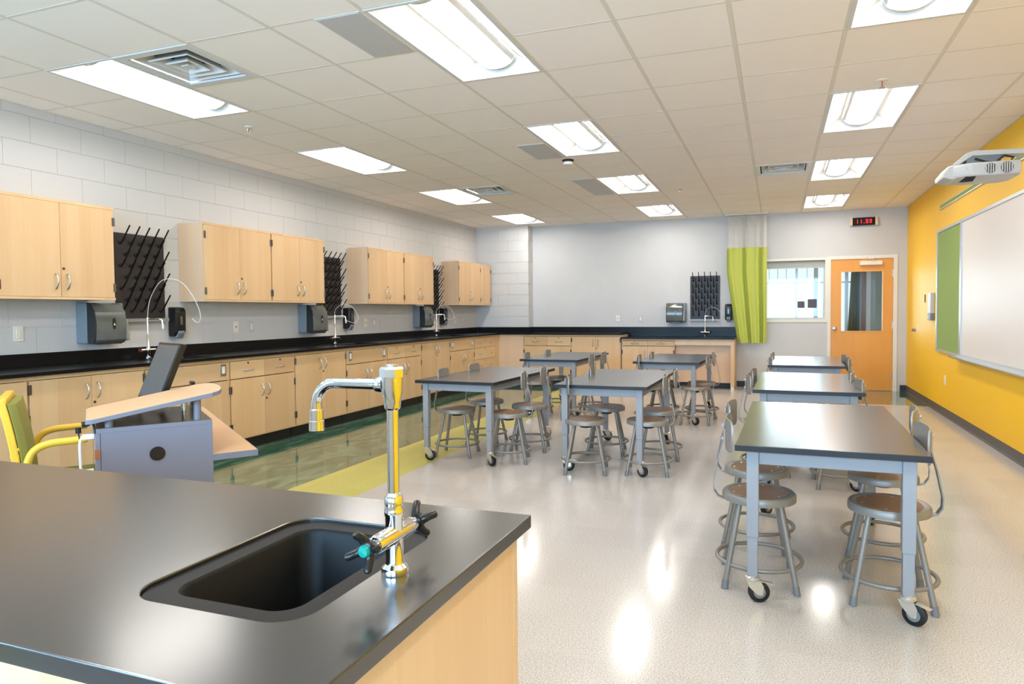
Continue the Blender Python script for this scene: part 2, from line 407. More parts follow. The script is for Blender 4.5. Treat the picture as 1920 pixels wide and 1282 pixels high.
PX = -4.355
wc = tag(B(XL - 0.05, PX - 0.005, 11.884, YB + 0.1, 0, ZC + 0.15).build('wall_corner', M_block), kind='structure')
block_wall('wall_corner', PX - XL, (XL, 11.879, 0.008), 0.0, first=0.25, parent=wc, gx=0.003, gz=0.005)
block_wall('wall_corner', YB - 11.879 - 0.002, (PX, 11.881, 0.008), RL, first=0.17, parent=wc, gx=0.003, gz=0.005)
# back wall with the window and door openings
WX0, WX1, WZ0, WZ1 = -0.36, 0.785, 1.105, 2.165
DX0, DX1, DZ = 0.785, 1.79, 2.165
wb = MB().slab(PX - 0.05, XR + 0.2, 0, ZC + 0.15, YB, YB + 0.15, [(WX0, WX1, WZ0, WZ1), (DX0, DX1, 0, DZ)], lambda u, v, t: (u, t, v))
tag(wb.build('wall_back', M_paint), kind='structure')
tag(B(XR, XR + 0.2, YF - 0.2, YB + 0.2, 0, ZC + 0.15).build('wall_right', M_yellow), kind='structure')
fh = [(-5.05, -3.15, 1.0, 2.5), (-2.7, -0.8, 1.0, 2.5), (-0.35, 1.55, 1.0, 2.5)]
tag(MB().slab(XL - 0.2, XR + 0.2, 0, ZC + 0.15, YF - 0.2, YF, fh, lambda u, v, t: (u, t, v)).build('wall_front', M_paint), kind='structure')
for k, h in enumerate(fh):
    f = MB()
    f.slab(h[0], h[1], h[2], h[3], YF - 0.12, YF - 0.06, [(h[0] + 0.06, (h[0] + h[1]) / 2 - 0.03, h[2] + 0.06, h[3] - 0.06), ((h[0] + h[1]) / 2 + 0.03, h[1] - 0.06, h[2] + 0.06, h[3] - 0.06)], lambda u, v, t: (u, t, v))
    wo = tag(f.build('window_%d' % (k + 3), M_alu), kind='structure')
    B(h[0] + 0.05, h[1] - 0.05, YF - 0.093, YF - 0.087, h[2] + 0.05, h[3] - 0.05).build('glass_pane', M_glass, wo)
# baseboards
def cove(name, p0, p1, nrm, mt):
    p0, p1, n = Vector(p0), Vector(p1), Vector(nrm)
    prof = [(0, 0.1), (0.004, 0.1), (0.006, 0.02), (0.016, 0.002), (0, 0.002)]
    mb = MB().prism(prof, lambda a, z: p0 + n * a + Vector((0, 0, z)), lambda a, z: p1 + n * a + Vector((0, 0, z)))
    return tag(mb.build(name, mt), kind='structure')
cove('baseboard_right', (XR, YF, 0), (XR, YB, 0), (-1, 0, 0), M_base)
cove('baseboard_back', (-0.645, YB, 0), (DX0 - 0.05, YB, 0), (0, -1, 0), M_baseb)
cove('baseboard_corner', (DX1 + 0.05, YB, 0), (XR, YB, 0), (0, -1, 0), M_baseb)

# ------------------------------------------------------------------ interior window, door
win = tag(MB().slab(WX0, WX1, WZ0, WZ1, YB - 0.012, YB + 0.16, [(WX0 + 0.05, WX1 - 0.045, WZ0 + 0.045, WZ1 - 0.04)], lambda u, v, t: (u, t, v)).build('window_1', M_white), kind='structure')
B(WX0 + 0.045, WX1 - 0.04, YB + 0.085, YB + 0.091, WZ0 + 0.04, WZ1 - 0.035).build('glass_pane', M_glass, win)
MB().slab(WX0 + 0.05, WX1 - 0.045, WZ0 + 0.045, WZ1 - 0.04, YB + 0.07, YB + 0.105, [(WX0 + 0.075, WX1 - 0.07, WZ0 + 0.07, WZ1 - 0.065)], lambda u, v, t: (u, t, v)).build('glazing_bead', M_panel, win)
sh = thing('roller_shade', 'grey roller shade drawn a little way down the window beside the door', 'shade', (0.2, YB + 0.05, 2.0))
MB().cyl((-0.50, 0, 0.105), (0.53, 0, 0.105), 0.017, 14).build('roller', M_shade, sh, smooth=50)
B(-0.49, 0.52, -0.018, -0.015, 0.012, 0.105).build('shade_cloth', M_shade, sh)
B(-0.49, 0.52, -0.024, -0.009, 0, 0.014).build('hem_bar', M_panel, sh, bevel=0.003)
for x0, x1, z0, z1, lb in ((0.322, 0.434, 1.342, 1.454, 'small dark card stuck on the window pane, farther from the door'), (0.48, 0.621, 1.341, 1.486, 'larger dark card stuck on the window pane, nearer the door')):
    t = tag(B(x0, x1, YB + 0.079, YB + 0.0815, z0, z1).build('window_card', M_card), lb, 'card', 'cards on the window')
dr = tag(MB().slab(DX0 - 0.008, DX1 + 0.005, 0, DZ + 0.012, YB - 0.014, YB + 0.16, [(DX0 + 0.04, DX1 - 0.055, -1, DZ - 0.04)], lambda u, v, t: (u, t, v)).build('door_1', M_white), kind='structure')
LX0, LX1, LZ1, LY0 = DX0 + 0.043, DX1 - 0.058, DZ - 0.045, YB + 0.005
leaf = MB().slab(LX0, LX1, 0.012, LZ1, LY0, LY0 + 0.045, [(0.978, 1.59, 0.955, 1.925)], lambda u, v, t: (u, t, v)).build('door_leaf', M_orange, dr)
MB().slab(0.966, 1.602, 0.943, 1.937, LY0 - 0.006, LY0 + 0.051, [(0.984, 1.584, 0.961, 1.919)], lambda u, v, t: (u, t, v)).build('glazing_bead', M_orange, dr)
B(0.98, 1.588, LY0 + 0.02, LY0 + 0.026, 0.957, 1.923).build('glass_pane', M_glass, dr)
cl = B(1.25, 1.575, LY0 - 0.06, LY0, 2.02, 2.085).build('door_closer', M_white, dr, bevel=0.006)
MB().tube([(1.50, LY0 - 0.03, 2.085), (1.50, LY0 - 0.03, 2.105), (1.44, LY0 - 0.09, 2.112), (1.36, LY0 - 0.03, 2.118), (1.36, YB - 0.012, 2.135)], 0.008, 8).build('closer_arm', M_zinc, cl)
kn = MB().lathe([(0.032, 0), (0.032, 0.008), (0.012, 0.012), (0.012, 0.03), (0.027, 0.045), (0.03, 0.06), (0.022, 0.072), (0, 0.075)], (0.885, LY0, 1.0), (0, -1, 0)).build('door_knob', M_steel, dr, smooth=40)
for z in (0.24, 1.06, 1.88):
    MB().cyl((LX1 + 0.004, LY0 - 0.006, z - 0.057), (LX1 + 0.004, LY0 - 0.006, z + 0.057), 0.009, 10).box(LX1 - 0.012, LX1 + 0.02, LY0 - 0.004, LY0, z - 0.057, z + 0.057).build('hinge', M_steel, dr)
# corridor beyond
CY = 14.6
tag(B(-3.2, 2.6, YB + 0.2, CY + 0.2, -0.12, -0.002).build('floor_corridor', M_floor), kind='structure')
tag(B(-3.2, 2.6, YB + 0.2, CY + 0.2, 2.75, 2.85).build('ceiling_corridor', M_white), kind='structure')
tag(MB().slab(-3.2, 2.6, 0, 2.8, CY, CY + 0.15, [(-2.6, 1.5, 0.45, 2.45)], lambda u, v, t: (u, t, v)).build('wall_corridor', M_hall), kind='structure')
tag(B(2.4, 2.6, YB + 0.2, CY, 0, 2.8).build('wall_corridor_end', M_hall), kind='structure')
cwin = [(-2.54, -1.2), (-1.12, 0.335), (0.39, 1.25), (1.31, 1.44)]
cw = MB().slab(-2.6, 1.5, 0.45, 2.45, CY + 0.02, CY + 0.1, [(a, b, 0.52, 1.83) for a, b in cwin] + [(a, b, 1.86, 2.40) for a, b in cwin], lambda u, v, t: (u, t, v))
cwo = tag(cw.build('window_2', M_alu), kind='structure')
for a, b in cwin:
    n = max(1, round((b - a) / 0.165))
    for k in range(1, n):
        x = a + (b - a) * k / n
        B(x - 0.006, x + 0.006, CY + 0.04, CY + 0.06, 1.86, 2.40).build('muntin', M_panel, cwo)
    B(a - 0.02, b + 0.02, CY + 0.055, CY + 0.06, 0.5, 2.42).build('glass_pane', M_glass, cwo)
B(0.665, 0.745, CY - 0.35, CY - 0.27, 0, 2.75).build('column', M_panel, cwo)
g = thing('corridor_drape', 'dark green drape hanging in the corridor, seen through the door glass', 'drape', (1.40, CY - 0.25, 0))
pts = [(-0.09 + 0.18 * k / 24, 0.02 * math.sin(k * 1.6)) for k in range(25)]
mb = MB()
mb.loft([[(x * s + o, y, z) for x, y in pts] + [(x * s + o, y + 0.006, z) for x, y in pts[::-1]] for z, s, o in ((0.5, 1.25, -0.03), (1.0, 1.1, -0.015), (2.3, 0.8, 0.02))], True, True, True)
mb.build('drape_cloth', M_drape, g, smooth=60)
MB().cyl((-0.2, 0.0, 2.31), (0.2, 0.0, 2.31), 0.012, 10).build('rod', M_steel, g)
MB().cyl((-0.19, 0.0, 2.31), (-0.19, 0.25, 2.31), 0.008, 8).cyl((0.19, 0.0, 2.31), (0.19, 0.25, 2.31), 0.008, 8).build('bracket', M_steel, g)
po = tag(B(1.545, 1.605, CY - 0.06, CY, 0, 2.75).build('trim_1', M_brown), kind='structure')
tag(B(1.62, 1.70, CY - 0.03, CY, 0, 2.75).build('trim_2', M_white), kind='structure')
# ================================================================== ceiling fittings
def make_light():
    t = thing('ceiling_light', '', 'ceiling light')
    a, b = T / 2 - 0.003, T - 0.003
    MB().slab(-a, a, -b, b, -0.004, 0.01, [(-a + 0.022, a - 0.022, -b + 0.022, b - 0.022)], lambda u, v, z: (u, v, z)).build('frame', M_refl, t)
    # curved side reflectors and sloped ends
    n = 8; ia, ib = a - 0.022, b - 0.022
    for s in (-1, 1):
        prof = [(s * (ia - (ia - 0.09) * k / n), 0.11 * math.sin(PI / 2 * k / n)) for k in range(n + 1)]
        mb = MB(); mb.loft([[(x, y, z) for x, z in prof] for y in (-ib + 0.0, ib - 0.0)], False)
        mb.build('reflector', M_refl, t, smooth=60)
    for s in (-1, 1):
        MB().add([(-ia, s * ib, 0), (ia, s * ib, 0), (ia, s * (ib - 0.06), 0.11), (-ia, s * (ib - 0.06), 0.11)], [(0, 1, 2, 3)]).build('end_reflector', M_refl, t)
    # centre basket: an arched lens with end plates
    prof = [(0.125 * math.cos(PI * k / 12), 0.100 - 0.075 * math.sin(PI * k / 12)) for k in range(13)]
    lb = ib - 0.075
    MB().loft([[(x, y, z) for x, z in prof[2:-2]] for y in (-lb, lb)], False).build('lens', M_lens, t, smooth=60)
    MB().loft([[(x, y, z) for x, z in prof[:3]] for y in (-lb, lb)], False).loft([[(x, y, z) for x, z in prof[-3:]] for y in (-lb, lb)], False).build('basket_side', M_refl, t, smooth=60)
    for s in (-1, 1):
        MB().prism([(x * 1.04, z - 0.003) for x, z in prof], lambda x, z: (x, s * lb, z), lambda x, z: (x, s * (lb + 0.012), z)).build('end_plate', M_refl, t)
    return t
L0 = make_light(); first = True
colname = {-8: 'row above the wooden cabinets', -4: 'middle row', 0: 'row by the yellow wall'}
rowname = {-8: 'fifth from the door wall', -4: 'fourth from the door wall', 0: 'third from the door wall', 4: 'second from the door wall', 8: 'closest to the door wall'}
for c, r in LIGHTS:
    loc = (GX + T * (c + 0.5), GY + T * (r + 1), ZC)
    lb = 'recessed white ceiling light in the %s, %s' % (colname[c], rowname[r])
    if first: L0.location = loc; tag(L0, lb, None, 'ceiling lights'); first = False
    else: dup(L0, loc, None, lb, 'ceiling lights')
def make_vent():
    t = thing('ceiling_vent', '', 'vent')
    a = T / 2 - 0.004
    mb = MB().slab(-a, a, -a, a, -0.006, 0.008, [(-a + 0.055, a - 0.055, -a + 0.055, a - 0.055)], lambda u, v, z: (u, v, z)); mb.build('frame', M_refl, t, bevel=0.003)
    B(-a + 0.03, a - 0.03, -a + 0.03, a - 0.03, 0.10, 0.11).build('duct', M_blkvoid, t)
    for k, (ro, ri, z) in enumerate(((0.235, 0.185, 0.012), (0.165, 0.115, 0.008), (0.095, 0.045, 0.004))):
        loops = [[(s * x, s2 * x, zz) for s, s2 in ((-1, -1), (1, -1), (1, 1), (-1, 1))] for x, zz in ((ro, z), (ro - 0.006, z - 0.006), (ri, z + 0.05), (ri, z + 0.054), (ro, z))]
        MB().loft(loops).build('louver_cone', M_refl, t)
    B(-0.03, 0.03, -0.03, 0.03, 0.0, 0.006).build('centre_cap', M_refl, t)
    MB().box(-0.22, 0.22, -0.004, 0.004, 0.055, 0.065).box(-0.004, 0.004, -0.22, 0.22, 0.055, 0.065).build('brace', M_refl, t)
    return t
V0 = make_vent()
for k, ((c, r), lb) in enumerate(zip(VENTS, ('large square ceiling vent with stepped louvers next to the ceiling light over the cabinets', 'square ceiling vent beside the cabinet row light, second from the door wall', 'square ceiling vent beside the yellow wall row light'))):
    loc = (GX + T * (c + 0.5), GY + T * (r + 0.5), ZC)
    if k == 0: V0.location = loc; tag(V0, lb, None, 'ceiling vents')
    else: dup(V0, loc, None, lb, 'ceiling vents')
for y0, y1, lb in ((3.13, 3.70, 'grey access panel in the ceiling beside the big middle row light'), (6.17, 6.80, 'grey access panel in the ceiling above the smoke detector'), (8.0, 9.16, 'long grey access panel in the ceiling by the second middle row light')):
    t = thing('ceiling_panel', lb, 'panel', (-2.235, (y0 + y1) / 2, ZC), 0, 'grey ceiling panels'); h = (y1 - y0) / 2
    B(-0.135, 0.135, -h, h, -0.006, 0.004).build('face', M_panel, t, bevel=0.002)
    MB().slab(-0.145, 0.145, -h - 0.01, h + 0.01, -0.003, 0.004, [(-0.137, 0.137, -h - 0.002, h + 0.002)], lambda u, v, z: (u, v, z)).build('edge_frame', M_tee, t)
t = thing('smoke_detector', 'round smoke detector with a dark collar hanging from the ceiling', 'detector', (-2.09, 6.95, ZC))
MB().lathe([(0.062, 0.0), (0.062, -0.012), (0.05, -0.022)], n=24).build('collar', M_blackp, t, smooth=40)
MB().lathe([(0.05, -0.02), (0.057, -0.03), (0.052, -0.05), (0.03, -0.056), (0, -0.056)], n=24).build('head', M_white, t, smooth=40)
for k, (x, y, lb) in enumerate(((-4.264, 4.685, 'fire sprinkler head in the ceiling above the wooden cabinets'), (0.687, 5.374, 'fire sprinkler head in front of a light in the yellow wall row'), (-1.187, 9.03, 'fire sprinkler head in the far middle of the ceiling'), (0.862, 10.28, 'fire sprinkler head before the light closest to the door'))):
    t = thing('fire_sprinkler', lb, 'sprinkler', (x, y, ZC), 0, 'ceiling sprinklers')
    MB().lathe([(0.036, 0), (0.034, -0.006), (0.014, -0.01), (0, -0.01)], n=20).build('escutcheon', M_white, t, smooth=40)
    MB().tube([(0.012, 0, -0.01), (0.017, 0, -0.03), (0.0, 0, -0.052)], 0.003, 6).tube([(-0.012, 0, -0.01), (-0.017, 0, -0.03), (0.0, 0, -0.052)], 0.003, 6).build('yoke', M_zinc, t)
    MB().cyl((0, 0, -0.01), (0, 0, -0.046), 0.003, 6).build('bulb', M_red, t)
    MB().lathe([(0, -0.051), (0.018, -0.052), (0.018, -0.055), (0, -0.055)], n=12).build('deflector', M_zinc, t)

# ================================================================== cabinets
def bow(mb, a, b, out, r=0.0055, n=10):
    """bow pull from a to b bulging along out"""
    a, b, out = Vector(a), Vector(b), Vector(out)
    pts = [a] + [a.lerp(b, 0.04 + 0.92 * k / n) + out * (0.35 + 0.65 * math.sin(PI * k / n)) for k in range(n + 1)] + [b]
    return mb.tube(pts, r, 8)
def vpull(parent, x, zc, h=0.115, y=0.0):
    return bow(MB(), (x, y, zc - h / 2), (x, y, zc + h / 2), (0, -0.034, 0)).build('handle', M_steel, parent, smooth=60)
def hpull(parent, x, z, wd=0.115, y=0.0):
    return bow(MB(), (x - wd / 2, y, z), (x + wd / 2, y, z), (0, -0.034, 0)).build('handle', M_steel, parent, smooth=60)
def lock(parent, x, z, y=0.0):
    return MB().lathe([(0.010, 0), (0.010, 0.004), (0.006, 0.005), (0, 0.005)], (x, y, z), (0, -1, 0), 14).build('lock', M_hinge, parent)
def hinge(parent, x, z, y=0.0):
    return MB().box(x - 0.012, x + 0.012, y - 0.003, y, z - 0.034, z + 0.034).cyl((x, y - 0.004, z - 0.034), (x, y - 0.004, z + 0.034), 0.0055, 8).build('hinge', M_hinge, parent)
def plate(parent, x, z, y=0.0):
    o = B(x - 0.035, x + 0.035, y - 0.004, y, z - 0.057, z + 0.057).build('outlet_plate', M_steel, parent, bevel=0.002)
    return o
def doors(t, W, z0, z1, hz, lz, hzs, y0=0.0, mt=None):
    h = W / 2
    for s in (-1, 1):
        d = B(h - 0.0015 if s > 0 else 0.009, W - 0.009 if s > 0 else h - 0.0015, y0, y0 + 0.02, z0, z1) if False else B(min(h + s * 0.0015, h + s * (h - 0.009)), max(h + s * 0.0015, h + s * (h - 0.009)), y0, y0 + 0.02, z0, z1)
        d = d.build('door', mt or M_maple, t, bevel=0.0015)
        vpull(d, h + s * 0.045, hz, y=y0)
        for z in hzs: hinge(d, h + s * (h - 0.008), z, y0)
        if s > 0: lock(d, h + 0.02, lz, y0)
def carcass(t, W, z0, z1, depth, mt=None, rail=True):
    mt = mt or M_side
    mb = MB().box(0, 0.018, 0.02, depth, z0, z1).box(W - 0.018, W, 0.02, depth, z0, z1).box(0.018, W - 0.018, 0.021, depth - 0.01, z0, z0 + 0.018).box(0.018, W - 0.018, depth - 0.018, depth - 0.002, z0 + 0.018, z1 - 0.04)
    mb.build('body', mt, t)
def base_cab(label, W, kind, loc, rz, zt=0.90, z0=0.115, depth=0.585, group=None, zd=0.698):
    t = thing('base_cabinet', label, 'cabinet', loc, rz, group)
    carcass(t, W, z0, zt, depth)
    B(0.0, W, 0.002, 0.02, zt - 0.028, zt).build('top_rail', M_mapleh, t)
    MB().box(0.003, W - 0.003, 0.07, 0.09, 0.0, z0).build('toe_kick', M_kick, t)
    B(0, W, 0.004, 0.02, z0, z0 + 0.01).build('bottom_rail', M_mapleh, t)
    top = zt - 0.033; zl = z0 + 0.011
    if kind == 'full':
        doors(t, W, zl, top, top - 0.112, top - 0.20, (0.24, top - 0.06))
        return t
    if kind == 'drawers':
        hs = [(0.701, top), (0.502, 0.696), (0.300, 0.497), (zl, 0.295)]
        for a, b in hs:
            d = B(0.009, W - 0.009, 0, 0.02, a, b).build('drawer', M_mapleh, t, bevel=0.0015)
            for q in (0.25, 0.75): hpull(d, W * q, (a + b) / 2 - 0.005, 0.10)
            lock(d, W / 2, b - 0.025)
        return t
    if kind == 'drawer2':
        for s in (-1, 1):
            a, b = W / 2 + s * 0.0015, W / 2 + s * (W / 2 - 0.009)
            d = B(min(a, b), max(a, b), 0, 0.02, zd + 0.005, top).build('drawer', M_mapleh, t, bevel=0.0015)
            hpull(d, (a + b) / 2, (zd + top) / 2 - 0.002, 0.13); lock(d, (a + b) / 2, top - 0.022)
    if kind == 'false2':
        d = B(0.009, W - 0.009, 0, 0.02, zd + 0.005, top).build('false_front', M_mapleh, t, bevel=0.0015)
        for x in (0.085, W - 0.085):
            pl = plate(d, x, 0.80); 
            B(x - 0.017, x + 0.017, -0.009, -0.004, 0.767, 0.833).build('receptacle', M_plate, d, bevel=0.002)
    doors(t, W, zl, zd - 0.003, zd - 0.135, zd - 0.225, (0.24, zd - 0.10))
    return t
XF = -4.816; Y0 = 3.1545; Wm = 0.9112
yk = [Y0 + Wm * k for k in range(-1, 10)]
kinds = ['drawer2', 'full', 'false2', 'drawer2', 'full', 'false2', 'drawer2', 'full', 'false2', 'drawers']
descr = {'full': 'with two tall doors', 'false2': 'with outlets in its false front, below a sink', 'drawer2': 'with two drawers over two doors', 'drawers': 'with a stack of wide two-handled drawers'}
which = ['behind the yellow chair', 'behind the teacher desk', 'behind the monitor, under the first sink', 'past the teacher desk, second bay', 'below the second wall cabinet', 'under the middle sink', 'under the third wall cabinet pair', 'beside the farthest sink bay', 'under the sink closest to the block corner', 'in the corner by the block pier']
for k in range(10):
    base_cab('maple cabinet %s, %s' % (descr[kinds[k]].split(',')[0], which[k]), Wm, kinds[k], (XF, yk[k], 0), RL, group='base cabinets along the block wall')
# corner fillers
cf = thing('corner_filler', 'plain maple corner panel where the two counter runs meet', 'panel', (0, 0, 0))
B(XF - 0.02, XF, yk[10], 11.52, 0.115, 0.90).build('panel', M_maple, cf); B(XF, -4.332, 11.52, 11.54, 0.115, 0.90).build('panel', M_side, cf)
MB().box(XF - 0.09, XF - 0.07, yk[10], 11.52, 0, 0.115).box(XF - 0.09, -4.332, 11.59, 11.61, 0, 0.115).build('toe_kick', M_kick, cf)
base_cab('maple base cabinet, two drawers over doors, back wall, beside the corner panel', 0.903, 'drawer2', (-4.33, 11.52, 0), RB, group='base cabinets on the back wall')
base_cab('tall-door maple base cabinet on the back wall, next to the counter step', 0.891, 'full', (-3.426, 11.52, 0), RB, group='base cabinets on the back wall')
base_cab('low maple base cabinet under the lowered back counter', 0.90, 'drawer2', (-2.52, 11.52, 0), RB, zt=0.834, group='base cabinets on the back wall', zd=0.712)
kb = thing('knee_space', 'open maple knee space under the lowered sink counter', 'desk', (-1.615, 11.52, 0))
B(0.0, 0.905, 0.004, 0.024, 0.735, 0.834).build('apron', M_side, kb)
B(0.0, 0.905, 0.16, 0.178, 0.60, 0.80).build('apron', M_side, kb)
B(0.0, 0.905, 0.17, 0.19, 0.10, 0.60).build('back_panel', M_side, kb); B(0.0, 0.905, 0.20, 0.22, 0, 0.10).build('toe_kick', M_kick, kb)
B(0.905, 0.962, 0.0, 0.585, 0.05, 0.834).build('end_panel', M_maple, kb); B(0.907, 0.960, 0.002, 0.05, 0.0, 0.05).build('foot', M_white, kb)
# wall cabinets
def wall_cab(label, W, n, loc, rz, group):
    z0, z1, dp = 1.44, 2.193, 0.32
    t = thing('wall_cabinet', label, 'cabinet', loc, rz, group)
    MB().box(0, 0.018, 0.018, dp, z0, z1).box(W - 0.018, W, 0.018, dp, z0, z1).box(0.018, W - 0.018, 0.019, dp, z0, z0 + 0.02).box(0.018, W - 0.018, 0.019, dp, z1 - 0.018, z1).box(0.018, W - 0.018, dp - 0.01, dp - 0.001, z0 + 0.02, z1 - 0.018).build('body', M_side, t)
    B(0, W, 0.0, 0.018, z0, z0 + 0.018).build('bottom_rail', M_maple, t); B(0, W, 0.0, 0.018, z1 - 0.022, z1).build('top_rail', M_maple, t)
    a, b = z0 + 0.019, z1 - 0.024
    if n == 2: doors(t, W, a, b, 1.575, 1.674, (1.54, 2.075), -0.002)
    else:
        d = B(0.004, W - 0.009, -0.002, 0.018, a, b).build('door', M_maple, t, bevel=0.0015)
        vpull(d, 0.05, 1.575, y=-0.002)
        for z in (1.54, 2.075): hinge(d, W - 0.008, z, -0.002)
    return t
XU = XL + 0.322
for y, W, n, lb in ((Y0 - Wm, Wm, 2, 'first maple wall cabinet, cut by the picture edge'), (Y0 - 0.002, 0.898, 2, 'maple wall cabinet beside the first peg rack, above the yellow chair'),
                    (4.976, 0.906, 2, 'maple wall cabinet after the first peg rack, its bare side panel showing'), (5.884, 0.906, 2, 'maple wall cabinet before the second peg rack'),
                    (7.717, 0.915, 2, 'maple wall cabinet after the second peg rack, its side panel showing'), (8.633, 0.905, 2, 'maple wall cabinet before the third peg rack'),
                    (10.44, 0.90, 2, 'two-door maple wall cabinet after the third peg rack, near the corner'), (11.341, 0.47, 1, 'narrow single-door maple wall cabinet against the block pier')):
    wall_cab(lb, W, n, (XU, y, 0), RL, 'wall cabinets')

# counters with backsplashes and sinks
FAUC = [4.50, 7.23, 9.965]
def sink_basin(parent, x0, x1, y0, y1, zt, mt, dp=0.2, r=0.03):
    lo = [rr(x0, x1, y0, y1, r, zt), rr(x0 + 0.004, x1 - 0.004, y0 + 0.004, y1 - 0.004, r, zt - 0.006), rr(x0 + 0.012, x1 - 0.012, y0 + 0.012, y1 - 0.012, r, zt - dp * 0.85),
          rr(x0 + 0.04, x1 - 0.04, y0 + 0.04, y1 - 0.04, r, zt - dp)]
    mb = MB().loft(lo); mb.add(lo[-1], [tuple(range(len(lo[-1])))])
    s = mb.build('sink', mt, parent, smooth=50)
    MB().lathe([(0.03, 0.0), (0.03, 0.004), (0.018, 0.003), (0, 0.001)], ((x0 + x1) / 2, (y0 + y1) / 2, zt - dp)).build('drain', M_steel, s)
    return s
ct = thing('countertop', 'long black epoxy countertop with backsplash running along the block wall and into the corner', 'countertop')
XE = -4.779
holes = [(-5.20, -4.86, y - 0.16, y + 0.30) for y in FAUC]
MB().slab(XL + 0.001, XE, 2.245, 11.877, ZT - 0.026, ZT, holes, lambda u, v, t: (u, v, t)).build('slab', M_epoxy, ct, weld=True)
MB().slab(XE, -2.53, 11.47, 11.877, ZT - 0.026, ZT, [], lambda u, v, t: (u, v, t)).slab(PX + 0.001, -2.53, 11.877, YB - 0.001, ZT - 0.026, ZT, [], lambda u, v, t: (u, v, t)).build('slab', M_epoxy, ct)
for h in holes:
    MB().slab(h[0] - 0.014, h[1] + 0.014, h[2] - 0.014, h[3] + 0.014, ZT, ZT + 0.005, [h], lambda u, v, t: (u, v, t)).build('sink_rim', M_epoxy, ct, bevel=0.002)
    sink_basin(ct, h[0], h[1], h[2], h[3], ZT + 0.001, M_epoxy)
y = 2.25
while y < 11.80:
    y1 = min(y + 1.83, 11.856)
    B(XL + 0.001, XL + 0.02, y + 0.001, y1 - 0.001, ZT, 1.0268).build('backsplash', M_epoxy, ct, bevel=0.0015); y = y1
B(XL + 0.021, PX + 0.019, 11.858, 11.878, ZT, 1.0268).build('backsplash', M_epoxy, ct, bevel=0.0015)
B(PX + 0.001, PX + 0.019, 11.879, YB - 0.021, ZT, 1.0268).build('backsplash', M_epoxy, ct)
for a, b in ((PX + 0.001, -3.27), (-3.268, -2.53)): B(a, b, YB - 0.02, YB - 0.001, ZT, 1.0268).build('backsplash', M_epoxy, ct, bevel=0.0015)
B(-2.548, -2.532, 11.54, 12.09, 0.862, ZT - 0.026).build('end_strip', M_maple, ct)
cb = thing('low_countertop', 'lowered black epoxy sink counter with tall backsplash beside the lime curtain', 'countertop')
hb = (-1.34, -0.98, 11.60, 11.93)
MB().slab(-2.53, -0.640, 11.46, YB - 0.001, 0.835, 0.861, [hb], lambda u, v, t: (u, v, t)).build('slab', M_epoxy, cb, weld=True)
MB().slab(hb[0] - 0.014, hb[1] + 0.014, hb[2] - 0.014, hb[3] + 0.014, 0.861, 0.866, [hb], lambda u, v, t: (u, v, t)).build('sink_rim', M_epoxy, cb, bevel=0.002)
sink_basin(cb, hb[0], hb[1], hb[2], hb[3], 0.862, M_epoxy, 0.12)
B(-2.529, -0.641, YB - 0.02, YB - 0.001, 0.861, 1.0268).build('backsplash', M_epoxy, cb, bevel=0.0015)
# ================================================================== wall fittings
def peg_rack(label, loc, rz, first=None):
    t = thing('peg_rack', label, 'drying rack', loc, rz, 'lab drying racks')
    B(0, 0.5, -0.014, 0, 0, 0.75).build('board', M_rack, t, bevel=0.003)
    # one peg, shared mesh
    for row in range(7):
        n = 5 if row % 2 == 0 else 4
        for k in range(n):
            x = 0.05 + 0.1 * k + (0 if n == 5 else 0.05); z = 0.665 - 0.1 * row
            o = put('peg', PEG, t); o.location = (x, -0.014, z)
    tr = MB().prism([(0, 0.0), (-0.055, 0.0), (-0.06, 0.03), (-0.054, 0.03), (-0.05, 0.006), (-0.006, 0.006), (-0.006, 0.03), (0, 0.03)], lambda a, z: (-0.003, a, z - 0.032), lambda a, z: (0.503, a, z - 0.032))
    tr.build('drip_tray', M_alu, t)
    return t
PEG = MB().lathe([(0.016, 0), (0.013, 0.010), (0.007, 0.014)], (0, 0, 0), (0, -1, 0), 10).tube([(0, -0.004, 0), (0, -0.03, 0.012), (0, -0.125, 0.145)], [0.008, 0.007, 0.0062], 8).mesh('peg', M_peg, smooth=50)
for y, lb in ((4.298, 'black pegboard drying rack over the first sink, closest to the camera'), (7.04, 'black pegboard drying rack over the middle sink of the block wall'), (9.797, 'black pegboard drying rack over the farthest sink of the block wall')):
    peg_rack(lb, (XL, y, 1.287), RL)
peg_rack('black pegboard drying rack on the back wall beside the lime curtain', (-1.425, YB, 1.163), RB)

